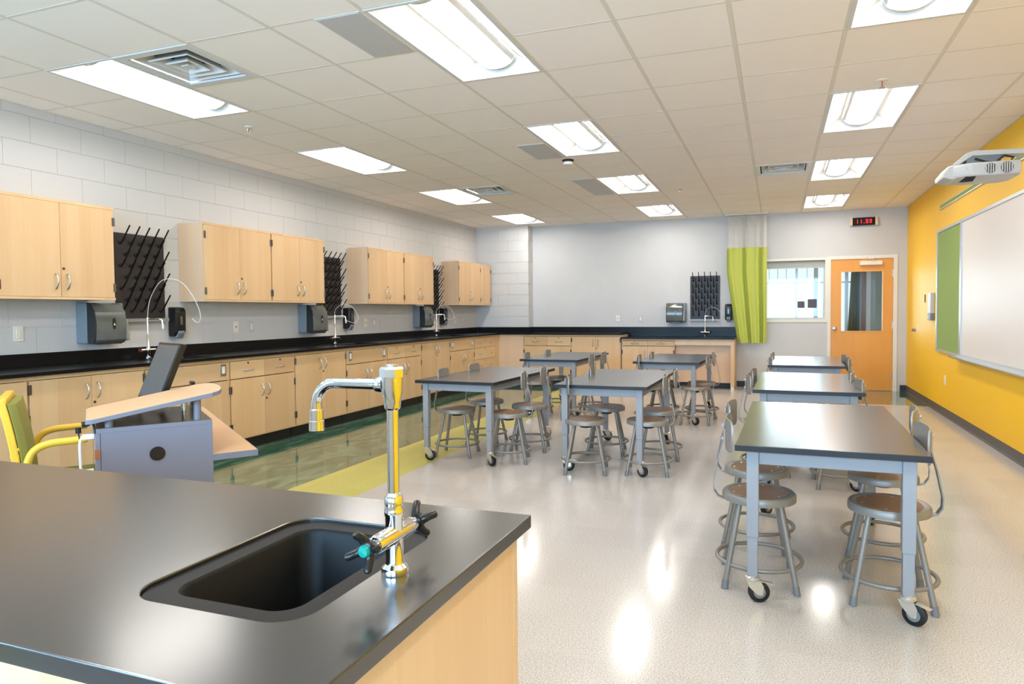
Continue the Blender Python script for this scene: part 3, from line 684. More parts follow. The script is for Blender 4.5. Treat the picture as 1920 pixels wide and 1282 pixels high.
def towel(label, loc, rz):
    t = thing('towel_dispenser', label, 'dispenser', loc, rz, 'paper towel dispensers')
    W, H = 0.33, 0.345
    prof = [(0, 0), (-0.19, 0.0), (-0.215, 0.03), (-0.225, 0.16), (-0.21, 0.26), (-0.165, 0.325), (-0.10, H), (0, H)]
    side = [(0, 0.004), (-0.12, 0.004), (-0.125, H - 0.01), (0, H - 0.004)]
    MB().prism(side, lambda a, z: (0.0, a, z), lambda a, z: (W, a, z)).build('housing', M_tgrey, t, bevel=0.006)
    cov = [(a, z) for a, z in prof if a <= -0.1]; cov = [(-0.126, 0.0)] + [p for p in cov if p[0] < -0.126] + [(-0.126, 0.338)]
    MB().prism(cov, lambda a, z: (0.012, a, z), lambda a, z: (W - 0.045, a, z)).build('cover', M_smoke, t, bevel=0.006)
    MB().prism([(a * 0.99, z) for a, z in cov], lambda a, z: (0.004, a, z), lambda a, z: (0.012, a, z)).build('cover_end', M_tdark, t, bevel=0.002)
    MB().prism([(-0.126, 0.01), (-0.205, 0.02), (-0.19, 0.20), (-0.126, 0.22)], lambda a, z: (W - 0.044, a, z), lambda a, z: (W - 0.004, a, z)).build('lever', M_tgrey, t, bevel=0.008)
    lz = MB(); lz.loft([[(W * 0.5 + 0.014 * math.cos(2 * PI * k / 14), yy, 0.165 + 0.048 * math.sin(2 * PI * k / 14)) for k in range(14)] for yy in (-0.2245, -0.229)], True, False, True)
    lz.build('lock_window', M_tdark, t)
    MB().add([(W * 0.5 - 0.008, -0.2295, 0.15), (W * 0.5 + 0.008, -0.2295, 0.15), (W * 0.5, -0.2295, 0.172)], [(0, 1, 2)]).build('arrow_mark', M_plate, t)
    B(0.05, W - 0.08, -0.205, -0.14, -0.006, 0.004).build('paper_slot', M_tdark, t)
    return t
for y, lb in ((3.94, 'smoked grey paper towel dispenser under the first wall cabinet'), (6.69, 'smoked grey paper towel dispenser beside the middle sink'), (9.43, 'smoked grey paper towel dispenser beside the farthest block-wall sink')):
    towel(lb, (XL, y, 1.083), RL)
towel('smoked grey paper towel dispenser on the plain back wall', (-1.82, YB, 1.108), RB)
def soap(label, loc, rz):
    t = thing('soap_dispenser', label, 'dispenser', loc, rz, 'soap dispensers')
    W = 0.115
    MB().prism([(0, 0.02), (-0.07, 0.02), (-0.105, 0.06), (-0.11, 0.26), (-0.09, 0.295), (0, 0.30)], lambda a, z: (0, a, z), lambda a, z: (W, a, z)).build('body', M_blackp, t, bevel=0.014)
    MB().prism([(-0.04, 0.0), (-0.085, 0.0), (-0.112, 0.05), (-0.112, 0.075), (-0.06, 0.06)], lambda a, z: (0.022, a, z), lambda a, z: (W - 0.022, a, z)).build('push_bar', M_tgrey, t, bevel=0.006)
    B(W * 0.5 - 0.012, W * 0.5 + 0.012, -0.1125, -0.108, 0.13, 0.21).build('sight_window', M_smoke, t)
    return t
for y, lb in ((4.835, 'black soap dispenser beside the first peg rack'), (7.585, 'black soap dispenser beside the second peg rack'), (10.33, 'black soap dispenser beside the third peg rack')):
    soap(lb, (XL, y, 1.09), RL)
soap('black soap dispenser half covered by the lime curtain', (-0.835, YB, 1.123), RB)
def wall_plate(label, loc, rz, kind='switch', group='wall plates'):
    t = thing('wall_outlet' if kind == 'outlet' else 'wall_switch' if kind == 'switch' else 'data_plate', label, 'outlet' if kind == 'outlet' else 'switch' if kind == 'switch' else 'plate', loc, rz, group)
    B(-0.036, 0.036, -0.006, 0, -0.058, 0.058).build('plate', M_panel if kind == 'steel' else M_plate, t, bevel=0.002)
    if kind == 'outlet':
        for z in (-0.02, 0.02): MB().cyl((0, -0.005, z), (0, -0.009, z), 0.016, 16).build('socket', M_plate, t)
        for z in (-0.02, 0.02):
            for x in (-0.006, 0.006): B(x - 0.0012, x + 0.0012, -0.0095, -0.008, z - 0.004, z + 0.006).build('slot', M_blackp, t)
    elif kind == 'data': B(-0.008, 0.008, -0.008, -0.005, -0.006, 0.008).build('jack', M_hinge, t)
    else: B(-0.017, 0.017, -0.010, -0.004, -0.034, 0.034).build('rocker', M_plate, t, bevel=0.002)
    return t
zo = 1.18
wall_plate('ivory switch plate on the block wall above the counter, below the first wall cabinet', (XL, 3.486, zo), RL)
wall_plate('ivory data plate on the block wall, after the first soap dispenser', (XL, 5.69, zo), RL, 'data')
wall_plate('steel-framed outlet on the block wall, next to the first data plate', (XL, 5.915, zo), RL, 'steel')
wall_plate('ivory data plate on the block wall between the middle sink and third dispenser', (XL, 8.112, zo), RL, 'data')
wall_plate('steel-framed outlet after the middle sink, next to a data plate', (XL, 8.326, zo), RL, 'steel')
wall_plate('ivory data plate on the block wall close to the corner', (XL, 10.925, zo), RL, 'data')
wall_plate('steel-framed outlet on the block wall close to the corner', (XL, 11.21, zo), RL, 'steel')
wall_plate('ivory data plate on the plain back wall', (-2.717, YB, zo), RB, 'data')
wall_plate('steel-framed outlet on the plain back wall, toward the towel dispenser', (-2.303, YB, 1.17), RB, 'steel')
wall_plate('white light switch on the yellow wall near the door', (XR, 11.17, 1.03), RR, 'switch')
wall_plate('ivory power outlet low on the yellow wall', (XR, 9.474, 0.44), RR, 'outlet')

def water_faucet(label, loc, rz, h, tube, swing):
    """lab deck faucet: local x along the wall, -y out of the wall"""
    t = thing('water_faucet', label, 'faucet', loc, rz, 'sink faucets')
    MB().lathe([(0.026, 0), (0.026, 0.008), (0.018, 0.016), (0.014, 0.02), (0.014, 0.055), (0.017, 0.06), (0.017, 0.095), (0.011, 0.105), (0.009, 0.11), (0.009, h), (0.014, h + 0.002), (0.014, h + 0.03), (0.008, h + 0.035), (0, h + 0.035)], n=14).build('stem', M_chrome, t, smooth=40)
    MB().cyl((-0.075, 0, 0.077), (0.075, 0, 0.077), 0.0115, 12).build('valve_body', M_chrome, t, smooth=40)
    for s, mb_ in ((-1, M_red), (1, M_blue)):
        hd = MB()
        for k in range(4):
            a = PI / 4 + PI / 2 * k; hd.tube([(s * 0.082, 0, 0.077), (s * 0.086, 0.03 * math.cos(a), 0.077 + 0.03 * math.sin(a))], [0.008, 0.005], 8)
        ho = hd.build('handle', M_blackp, t, smooth=50)
        MB().lathe([(0.010, 0), (0.010, 0.008), (0.005, 0.011), (0, 0.011)], (s * 0.084, 0, 0.077), (s, 0, 0), 12).build('cap', mb_, ho)
    c, s = math.cos(swing), math.sin(swing)
    D = lambda r, z: (r * c, r * s, z)
    MB().tube([D(0, h + 0.016), D(0.10, h + 0.02), D(0.13, h + 0.008), D(0.135, h - 0.03)], 0.008, 10).build('spout', M_chrome, t, smooth=60)
    MB().tube([D(0.135, h - 0.028), D(0.137, h - 0.06), D(0.137, h - 0.075)], [0.011, 0.010, 0.006], 10).build('serrated_tip', M_white, t, smooth=50)
    if tube: MB().tube([D(r, z) for r, z in tube], 0.0035, 8).build('clear_tube', M_tube, t, smooth=60)
    return t
def smooth_path(ps, n=24):
    out = []
    for i in range(len(ps) - 1):
        p0, p1, p2, p3 = ps[max(i - 1, 0)], ps[i], ps[i + 1], ps[min(i + 2, len(ps) - 1)]
        for k in range(n // (len(ps) - 1) + 2):
            t_ = k / (n // (len(ps) - 1) + 2)
            out.append(tuple(0.5 * ((2 * b) + (c - a) * t_ + (2 * a - 5 * b + 4 * c - d) * t_ ** 2 + (-a + 3 * b - 3 * c + d) * t_ ** 3) for a, b, c, d in zip(p0, p1, p2, p3)))
    return out + [ps[-1]]
hf = 0.335
big = smooth_path([(0.0, hf + 0.03), (0.03, hf + 0.20), (0.14, hf + 0.36), (0.30, hf + 0.35), (0.42, hf + 0.20), (0.475, hf + 0.05), (0.45, hf - 0.02), (0.40, hf + 0.02)])
mid = smooth_path([(0.0, hf + 0.03), (0.01, hf + 0.10), (0.10, hf + 0.17), (0.22, hf + 0.13), (0.29, hf + 0.0), (0.25, hf - 0.07), (0.14, hf - 0.04)])
water_faucet('chrome lab faucet with a big loop of clear tube at the first wall sink', (-5.28, FAUC[0], ZT), RL, hf, big, -PI / 2 + 0.35)
water_faucet('chrome lab faucet with looped tube at the middle wall sink', (-5.28, FAUC[1], ZT), RL, hf, mid, -PI / 2 + 0.5)
water_faucet('chrome lab faucet with looped tube at the sink nearest the corner', (-5.28, FAUC[2], ZT), RL, hf, mid, -PI / 2 + 0.5)
water_faucet('chrome lab faucet with looped tube on the lowered back counter', (-1.164, 12.02, 0.861), RB, hf, mid, -0.15)

# clock with red digits
ck = thing('digital_clock', 'black digital wall clock with red figures above the door', 'clock', (1.30, YB, 2.718))
B(-0.165, 0.165, -0.06, 0, -0.062, 0.062).build('case', M_ledoff, ck, bevel=0.003)
for s in (-1, 1): B(s * 0.183 - 0.019, s * 0.183 + 0.019, -0.064, 0, -0.066, 0.066).build('end_cap', M_beige, ck, bevel=0.004)
dg = MB()
SEG = {'1': 'bc', '3': 'abgcd'}
def seg(ch, x, hgt=0.06, wd=0.036, th=0.008):
    h2 = hgt / 2
    R = {'a': (0, wd, h2 - th, h2), 'd': (0, wd, -h2, -h2 + th), 'g': (0, wd, -th / 2, th / 2), 'b': (wd - th, wd, 0.002, h2), 'c': (wd - th, wd, -h2, -0.002), 'f': (0, th, 0.002, h2), 'e': (0, th, -h2, -0.002)}
    for q in SEG[ch]:
        a, b, c, d = R[q]; dg.box(x + a, x + b, -0.063, -0.060, c, d)
for ch, x in (('1', -0.125), ('1', -0.07), ('3', 0.022), ('3', 0.076)): seg(ch, x)
dg.box(-0.004, 0.006, -0.063, -0.060, -0.030, -0.021)
dg.build('digits', M_led, ck)

# yellow wall: boards, rail, small fittings
def board(label, name, cat, y0, y1, z0, z1, face, loc_label=None, group=None):
    t = thing(name, label, cat, (XR, y1, z0), RR, group); W, H = y1 - y0, z1 - z0
    MB().slab(0, W, 0, H, -0.025, 0, [(0.03, W - 0.03, 0.03, H - 0.03)], lambda u, v, q: (u, q, v)).build('frame', M_alu, t, bevel=0.003)
    B(0.028, W - 0.028, -0.014, -0.002, 0.028, H - 0.028).build('panel', face, t)
    return t
board('narrow green tackboard in an aluminium frame on the yellow wall', 'tackboard', 'board', 8.71, 9.90, 0.775, 2.295, M_tack)
wbt = board('large whiteboard in an aluminium frame on the yellow wall', 'whiteboard', 'whiteboard', 5.03, 8.70, 0.775, 2.295, M_wb)
MB().prism([(0, 0.0), (-0.095, -0.012), (-0.105, 0.004), (-0.09, 0.006), (-0.02, 0.012), (0, 0.02)], lambda a, z: (-0.15, a, z - 0.002), lambda a, z: (3.67, a, z - 0.002)).build('pen_tray', M_alu, wbt, bevel=0.002)
rl = thing('map_rail', 'narrow aluminium map rail with green strip high on the yellow wall', 'rail', (XR, 9.82, 2.55), RR)
MB().box(0, 4.2, -0.016, 0, 0, 0.012).box(0, 4.2, -0.012, 0, 0.05, 0.056).build('channel', M_alu, rl); B(0, 4.2, -0.008, -0.001, 0.012, 0.05).build('cork_strip', M_tack, rl)
tb = thing('wall_control', 'white wall control box with grey keypad, beside the tackboard', 'control panel', (XR, 10.18, 1.16), RR)
B(-0.09, 0.09, -0.05, 0, 0.09, 0.36).build('cover', M_proj, tb, bevel=0.006); B(-0.09, 0.09, -0.052, 0, 0.0, 0.088).build('keypad', M_greyp, tb, bevel=0.005)
for k in range(3): B(-0.05 + 0.035 * k, -0.03 + 0.035 * k, -0.055, -0.05, 0.03, 0.05).build('key', M_panel, tb)
sp = thing('wall_hook_strip', 'small brown metal strip on the yellow wall beside the control box', 'strip', (XR, 10.70, 1.40), RR)
B(-0.012, 0.012, -0.012, 0, 0, 0.11).build('strip', M_hinge, sp, bevel=0.002); MB().cyl((0, -0.012, 0.055), (0, -0.016, 0.055), 0.005, 10).build('screw', M_steel, sp)
ds = thing('door_stop', 'round door stop on the yellow wall by the light switch', 'door stop', (XR, 11.41, 1.0), RR)
MB().lathe([(0.03, 0), (0.03, 0.006), (0.016, 0.012), (0.016, 0.02)], (0, 0, 0), (0, -1, 0), 16).build('base', M_steel, ds, smooth=40)
MB().lathe([(0.018, 0.018), (0.024, 0.028), (0.02, 0.045), (0, 0.048)], (0, 0, 0), (0, -1, 0), 16).build('bumper', M_greyp, ds, smooth=40)

# projector on its wall arm (world axes)
pj = thing('projector', 'white short-throw projector on a wall arm above the whiteboard', 'projector', (1.45, 6.0, 2.28))
def P(x, y, z): return (x - 1.45, y - 6.0, z - 2.28)
bot = [(1.33, 5.80), (1.64, 5.80), (1.66, 5.90), (1.66, 6.12), (1.60, 6.21), (1.33, 6.21), (1.19, 6.13), (1.19, 5.88)]
mb = MB()
lo = []
for z, s, dx in ((2.283, 0.97, 0.01), (2.30, 1.0, 0), (2.365, 1.0, 0.0), (2.382, 0.95, 0.012)):
    cx, cy = 1.43, 6.0
    lo.append([P(cx + (x - cx) * s + dx * 0, cy + (y - cy) * s, z) for x, y in bot])
mb.loft(lo, True, True, True); mb.build('body', M_proj, pj, bevel=0.008)
# sloping nose
MB().prism([(1.20, 2.375), (1.28, 2.378), (1.28, 2.29), (1.225, 2.274), (1.165, 2.294), (1.162, 2.325)], lambda x, z: P(x, 5.86, z), lambda x, z: P(x, 6.15, z)).build('nose', M_proj, pj, bevel=0.008)
MB().prism([(1.30, 5.825), (1.365, 5.82), (1.395, 6.04), (1.305, 6.05)], lambda x, y: P(x, y, 2.281), lambda x, y: P(x, y, 2.29)).build('lens_window', M_blkvoid, pj)
for xc, r in ((1.452, 0.036), (1.552, 0.04)):
    g_ = MB().lathe([(r, 0), (r, 0.006), (r - 0.004, 0.007), (r - 0.004, 0.003), (0, 0.003)], P(xc, 5.803, 2.332), (0, -1, 0), 24).build('fan_grille', M_grille, pj)
    for k in range(-2, 3):
        hh = math.sqrt(max(r * r - (k * 0.0145) ** 2, 0)) - 0.004
        MB().box(P(xc, 0, 0)[0] + k * 0.0145 - 0.004, P(xc, 0, 0)[0] + k * 0.0145 + 0.004, P(0, 5.794, 0)[1], P(0, 5.80, 0)[1], P(0, 0, 2.332)[2] - hh, P(0, 0, 2.332)[2] + hh).build('fan_bar', M_proj, g_)
MB().lathe([(0.012, 0), (0.012, 0.002), (0, 0.002)], P(1.31, 5.812, 2.345), (0, -1, 0), 14).build('sensor', M_panel, pj)
arm = MB().prism([(1.28, 2.395), (1.37, 2.455), (1.93, 2.438), (1.93, 2.475), (1.38, 2.492), (1.33, 2.478), (1.24, 2.40)], lambda x, z: P(x, 5.93, z), lambda x, z: P(x, 6.07, z)).build('mount_arm', M_proj, pj, bevel=0.005)
B(*P(1.33, 5.95, 2.382)[:1], P(1.55, 0, 0)[0], P(0, 5.94, 0)[1], P(0, 6.06, 0)[1], P(0, 0, 2.38)[2], P(0, 0, 2.456)[2]).build('mount_bracket', M_greyp, pj)
B(P(1.905, 0, 0)[0], P(1.929, 0, 0)[0], P(0, 5.88, 0)[1], P(0, 6.12, 0)[1], P(0, 0, 2.38)[2], P(0, 0, 2.53)[2]).build('wall_bracket', M_proj, pj)
MB().tube([P(1.52, 5.92, 2.40), P(1.56, 5.90, 2.435), P(1.62, 5.91, 2.42), P(1.60, 5.93, 2.385), P(1.45, 5.92, 2.40), P(1.38, 5.92, 2.43)], 0.008, 8).build('cable', M_blackp, pj, smooth=60)
MB().cyl(P(1.42, 6.0, 2.49), P(1.42, 6.0, 2.505), 0.012, 12).build('adjuster_knob', M_greyp, pj)

# privacy curtain and its ceiling track
tr = thing('curtain_track', 'white ceiling curtain track above the lime curtain', 'track', (-0.5, 11.93, ZC))
MB().box(-0.33, 0.36, -0.014, 0.014, -0.016, 0).build('channel', M_white, tr)
cu = thing('privacy_curtain', 'lime green privacy curtain with a sheer mesh top, gathered beside the window', 'curtain', (-0.478, 11.93, 0.76))
def folds(z, wid, xo, amp, ph):
    n = 120
    return [(xo + wid * (k / n - 0.5), amp * math.sin(k / n * 2 * PI * 5.0 + ph) * (0.55 + 0.45 * math.sin(k * 0.13 + 1)), z) for k in range(n + 1)]
def sheet(levels, th=0.0025):
    mb = MB(); loops = []
    for z, wid, xo, amp in levels:
        f = folds(z, wid, xo, amp, 0.4); loops.append(f + [(x, y + th, zz) for x, y, zz in f[::-1]])
    return mb.loft(loops, True, True, True)
zs = []
for k in range(15):
    u = k / 14; z = 1.60 * u
    wid = 0.445 + 0.195 * min(1, (u / 0.75)) ** 0.8; xo = 0.085 * (1 - min(1, u / 0.75)) ** 1.0; zs.append((z, wid, xo, 0.072 - 0.024 * u))
sheet(zs).build('curtain_cloth', M_curt, cu, smooth=70)
sheet([(1.60, 0.64, 0, 0.033), (1.85, 0.635, 0, 0.030), (2.115, 0.63, 0, 0.026)], 0.001).build('mesh_top', M_net, cu, smooth=70)
for k in range(13): 
    x = -0.30 + 0.05 * k
    MB().tube([(x, 0, 2.10), (x + 0.004, 0, 2.125), (x, 0, 2.15)], 0.003, 6).build('hook', M_beige, cu)
# ================================================================== tables
def make_table():
    t = thing('lab_table', '', 'table')
    HT, w2, l2 = 0.7231, 0.381, 0.762
    top = MB(); top.box(-w2, w2, -l2, l2, HT - 0.028, HT); top.build('tabletop', [M_ttop], t, bevel=0.002)
    eb = MB().slab(-w2 - 0.0012, w2 + 0.0012, -l2 - 0.0012, l2 + 0.0012, HT - 0.027, HT - 0.002, [(-w2 + 0.002, w2 - 0.002, -l2 + 0.002, l2 - 0.002)], lambda u, v, z: (u, v, z)).build('edge_band', M_tedge, t)
    lx, ly, r = w2 - 0.072, l2 - 0.075, 0.026
    for s in (-1, 1):
        B(-lx + r, lx - r, s * ly - 0.014, s * ly + 0.014, HT - 0.093, HT - 0.028).build('apron', M_frame, t, bevel=0.002)
        B(s * lx - 0.014, s * lx + 0.014, -ly + r, ly - r, HT - 0.093, HT - 0.028).build('apron', M_frame, t, bevel=0.002)
    k = 0
    for sx in (-1, 1):
        for sy in (-1, 1):
            x, y = sx * lx, sy * ly
            lg = B(x - r, x + r, y - r, y + r, 0.30, HT - 0.0285).build('leg', M_frame, t, bevel=0.003)
            B(x - r + 0.004, x + r - 0.004, y - r + 0.004, y + r - 0.004, 0.122, 0.31).build('leg_extension', M_frame, lg, bevel=0.002)
            # caster: plate, fork, wheel
            a = (0.3, 0.9, -0.5, 1.3)[k]; k += 1
            d = Vector((math.cos(a), math.sin(a), 0)); q = Vector((-d.y, d.x, 0)); o = Vector((x, y, 0)); ax = o + d * 0.028 + Vector((0, 0, 0.047))
            cs = MB().lathe([(0.031, 0.100), (0.033, 0.104), (0.033, 0.116), (0.024, 0.123), (0, 0.123)], (x, y, 0), n=18)
            for s in (-1, 1):
                cs.prism([(-0.032, 0.102), (0.03, 0.102), (0.045, 0.075), (0.041, 0.036), (0.018, 0.036), (-0.02, 0.075)], lambda u, z: o + d * u + q * s * 0.018 + Vector((0, 0, z)), lambda u, z: o + d * u + q * s * 0.0205 + Vector((0, 0, z)))
            cs.tbox(o + Vector((0, 0, 0.1005)), d * 0.03, q * 0.0205, Vector((0, 0, 0.0015)))
            c = cs.build('caster', M_zinc, t, smooth=35)
            MB().tube([ax - q * 0.014, ax - q * 0.010, ax + q * 0.010, ax + q * 0.014], [0.040, 0.047, 0.047, 0.040], 24).build('wheel', M_rub, c, smooth=40)
            MB().tube([ax - q * 0.0165, ax + q * 0.0165], 0.027, 18).build('hub', M_greyp, c)
            MB().tbox(o + d * 0.062 + Vector((0, 0, 0.090)), d * 0.028 + Vector((0, 0, -0.006)), q * 0.014, Vector((0, 0, 0.0015))).build('brake_lever', M_zinc, c)
    return t
TB = {'T1': (0.222, 3.861, -0.017), 'T2': (0.229, 6.07, -0.021), 'T3': (0.317, 8.485, -0.033), 'L1': (-2.594, 5.997, -0.033), 'M1': (-1.325, 6.009, -0.005), 'L2': (-2.648, 8.697, -0.013), 'M2': (-1.18, 8.623, -0.036)}
tname = {'T1': 'front table of the yellow wall row', 'T2': 'second table of the yellow wall row', 'T3': 'last table of the yellow wall row', 'L1': 'front table by the wooden cabinets', 'L2': 'back table by the wooden cabinets', 'M1': 'front table of the centre row', 'M2': 'back table of the centre row'}
tlab = {'T1': 'front black-topped lab table in the row beside the yellow wall', 'T2': 'second black-topped lab table in the row beside the yellow wall', 'T3': 'last black-topped lab table beside the yellow wall, before the door',
        'L1': 'front black-topped lab table of the row by the wooden cabinets', 'L2': 'back black-topped lab table of the row by the wooden cabinets', 'M1': 'front black-topped lab table of the centre row', 'M2': 'back black-topped lab table of the centre row, before the lowered counter'}
tab0 = make_table()
for i, (k, (x, y, a)) in enumerate(TB.items()):
    if i == 0: tab0.location = (x, y, 0); tab0.rotation_euler = (0, 0, a); tag(tab0, tlab[k], None, 'lab tables')
    else: dup(tab0, (x, y, 0), a, tlab[k], 'lab tables')

# ================================================================== stools
def make_stool():
    t = thing('lab_stool', '', 'stool')       # faces +x, backrest at -x
    zs = 0.435; R = 0.172
    MB().lathe([(R - 0.012, zs - 0.040), (R, zs - 0.036), (R, zs - 0.008), (R - 0.006, zs), (R - 0.03, zs - 0.001), (R - 0.034, zs - 0.004), (0.0, zs - 0.004)], n=36).build('seat', M_stool, t, smooth=45)
    ins = MB().lathe([(R - 0.034, zs - 0.004), (R - 0.036, zs - 0.0015), (0, zs - 0.001)], n=32).build('seat_inset', M_hard, t, smooth=45)
    for k in range(6):
        a = 2 * PI * k / 6 + 0.3; MB().lathe([(0.005, 0), (0.003, 0.002), (0, 0.0022)], ((R - 0.052) * math.cos(a), (R - 0.052) * math.sin(a), zs - 0.0014), n=8).build('rivet', M_zinc, ins)
    MB().lathe([(0.03, zs - 0.075), (0.05, zs - 0.07), (0.05, zs - 0.045), (0.15, zs - 0.040), (0.15, zs - 0.012)], n=16).build('swivel_plate', M_blackp, t, smooth=40)
    for k in range(4):
        a = PI / 4 + PI / 2 * k; c, s = math.cos(a), math.sin(a)
        l = MB().tube([(0.128 * c, 0.128 * s, zs - 0.038), (0.222 * c, 0.222 * s, 0.03)], [0.0125, 0.0138], 12).build('leg', M_stool, t, smooth=50)
        MB().tube([(0.2195 * c, 0.2195 * s, 0.04), (0.227 * c, 0.227 * s, 0.0)], [0.0155, 0.017], 12).build('rubber_foot', M_greyp, l, smooth=50)
    rg = 0.197
    MB().tube([(rg * math.cos(2 * PI * k / 40), rg * math.sin(2 * PI * k / 40), 0.110) for k in range(40)], 0.0105, 8, True).build('foot_ring', M_stool, t, smooth=60)
    # bent flat bracket and curved back plate
    path = [(-0.10, zs - 0.044), (-0.165, zs - 0.044), (-0.193, zs - 0.035), (-0.212, zs - 0.005), (-0.214, zs + 0.04), (-0.19, zs + 0.16), (-0.165, zs + 0.25), (-0.165, zs + 0.335)]
    th = 0.003; lo = []
    for i, (x, z) in enumerate(path):
        a = Vector(path[max(i - 1, 0)]); b = Vector(path[min(i + 1, len(path) - 1)]); d = (b - a).normalized(); nx, nz = -d.y, d.x
        lo.append([(x + nx * th, -0.02, z + nz * th), (x + nx * th, 0.02, z + nz * th), (x - nx * th, 0.02, z - nz * th), (x - nx * th, -0.02, z - nz * th)])
    MB().loft(lo, True, True, True).build('back_bracket', M_stool, t, smooth=35)
    mb = MB(); Rb = 0.5; n = 16; z0, z1 = zs + 0.207, zs + 0.36; loops = []
    for off in (0.0, -0.010):
        pass
    def outline():
        pts = []; hw = 0.165; r = 0.03
        for cx, cz, a0 in ((hw - r, z1 - r, 0), (-hw + r, z1 - r, 90), (-hw + r, z0 + r, 180), (hw - r, z0 + r, 270)):
            for k in range(6): aa = math.radians(a0 + 90 * k / 5); pts.append((cx + r * math.cos(aa), cz + r * math.sin(aa)))
        return pts
    def P3(u, z, o): 
        a = u / Rb; return (-0.150 + (1 - math.cos(a)) * Rb * 1.0 * 1 - o * 0 + o, Rb * math.sin(a), z)
    cols = 14; rows_ = 6
    front = []; 
    def half(z):
        r, hw = 0.03, 0.165
        d = max(0, (z0 + r) - z, z - (z1 - r))
        return hw - r + math.sqrt(max(r * r - d * d, 0))
    zl = [z0, z0 + 0.008, z0 + 0.03, (z0 + z1) / 2, z1 - 0.03, z1 - 0.008, z1]
    grid = []
    for o in (0.0, -0.008):
        for z in zl:
            h = half(z); grid.append([P3(-h + 2 * h * k / cols, z, o) for k in range(cols + 1)])
    nr = len(zl); vs = [p for g_ in grid for p in g_]; fs = []; w_ = cols + 1
    for s in (0, 1):
        for i in range(nr - 1):
            for j in range(cols):
                a = (s * nr + i) * w_ + j; f = (a, a + 1, a + w_ + 1, a + w_); fs.append(f if s == 0 else f[::-1])
    for i in range(nr - 1):
        for j in (0, cols):
            a, b = i * w_ + j, (nr + i) * w_ + j; f = (a, a + w_, b + w_, b); fs.append(f if j == 0 else f[::-1])
    for j in range(cols):
        for i in (0, nr - 1):
            a, b = i * w_ + j, (nr + i) * w_ + j; f = (a, b, b + 1, a + 1); fs.append(f if i == 0 else f[::-1])
    mb.add(vs, fs); mb.build('backrest', M_stool, t, smooth=45)
    for z in (zs + 0.25, zs + 0.315): MB().lathe([(0.010, 0), (0.010, 0.005), (0.005, 0.009), (0, 0.009)], (-0.167, 0, z), (-1, 0, 0), 10).build('bolt', M_zinc, t)
    return t
ST = {'T1': [(-0.079, 3.46, 4, 0, 0), (-0.105, 4.0, -3, 0, 1), (0.483, 3.44, 180, 1, 0), (0.54, 4.05, 172, 1, 1)],
      'T2': [(-0.075, 5.80, 3, 0, 0), (-0.055, 6.28, -4, 0, 1), (0.44, 5.50, 183, 1, 0), (0.45, 6.26, 177, 1, 1)],
      'T3': [(0.075, 8.06, 2, 0, 0), (0.09, 8.75, -3, 0, 1), (0.585, 7.98, 178, 1, 0), (0.59, 8.42, 184, 1, 1)],
      'L1': [(-2.78, 5.63, 10, 0, 0), (-2.75, 6.24, 6, 0, 1), (-2.225, 5.53, 196, 1, 0), (-2.22, 6.06, 192, 1, 1)],
      'L2': [(-2.87, 8.12, 8, 0, 0), (-2.79, 8.72, 6, 0, 1), (-2.27, 8.05, 186, 1, 0), (-2.23, 8.52, 184, 1, 1)],
      'M1': [(-1.475, 5.37, 12, 0, 0), (-1.49, 6.15, 8, 0, 1), (-0.985, 5.49, 187, 1, 0), (-0.985, 6.07, 189, 1, 1)],
      'M2': [(-1.39, 7.97, 6, 0, 0), (-1.345, 8.55, 4, 0, 1), (-0.895, 8.04, 186, 1, 0), (-0.865, 8.55, 187, 1, 1)]}
sides = {'T': ('aisle side', 'yellow wall side'), 'L': ('cabinet side', 'aisle side'), 'M': ('cabinet side', 'yellow wall side')}
st0 = None
for k, lst in ST.items():
    for x, y, a, sd, far in lst:
        lb = 'grey metal stool, %s, %s end of %s' % (sides[k[0]][sd], 'far' if far else 'near', tname[k])
        if st0 is None: st0 = make_stool(); o = st0; o.location = (x, y, 0); o.rotation_euler = (0, 0, math.radians(a)); tag(o, lb, None, 'stools at the lab tables')
        else: dup(st0, (x, y, 0), math.radians(a), lb, 'stools at the lab tables')

# ================================================================== teacher desk, monitor, chair
def lect(name, label, cat):      # local x = the way the user faces, local y = away from the camera
    return thing(name, label, cat, (-2.21, 2.18, 0), math.radians(53.3))
ld = lect('teacher_desk', 'blue-grey teacher desk with a slanted maple reading board and maple worktop', 'desk')
mb = MB().slab(-0.41, 0.0, 0.0, 0.862, 0.0, 0.018, [], lambda u, v, t: (u, t, v))
# near side panel with its round cable hole
hc, hr = (-0.204, 0.762), 0.022
outer = [Vector((-0.395, 0, 0)), Vector((0, 0, 0)), Vector((0, 0.862, 0)), Vector((-0.395, 0.862, 0))]
hole = [Vector((hc[0] + hr * math.cos(-2 * PI * k / 24), hc[1] + hr * math.sin(-2 * PI * k / 24), 0)) for k in range(24)]
tri = tessellate_polygon([outer, hole]); allp = outer + hole
mb = MB()
for yy in (0.0, 0.018): mb.add([(p.x, yy, p.y) for p in allp], [tuple(t_) for t_ in tri])
mb.loft([[(p.x, yy, p.y) for p in hole] for yy in (0.0, 0.018)]); mb.loft([[(p.x, yy, p.y) for p in outer] for yy in (0.0, 0.018)])
mb.build('side_panel', M_lect, ld)
MB().lathe([(hr + 0.006, -0.004), (hr + 0.006, -0.001), (hr - 0.001, -0.004), (hr - 0.001, 0.016)], (hc[0], 0, hc[1]), (0, 1, 0), 24).build('grommet', M_blackp, ld)
B(-0.40, -0.01, 0.03, 0.50, 0.05, 0.84).build('equipment_bay', M_blackp, ld)
MB().box(-0.41, 0.0, 0.0, 0.53, 0.862, 0.88).build('bay_top', [M_lect], ld, bevel=0.001)
B(-0.405, -0.005, 0.005, 0.525, 0.880, 0.8815).build('top_laminate', M_lecttop, ld)
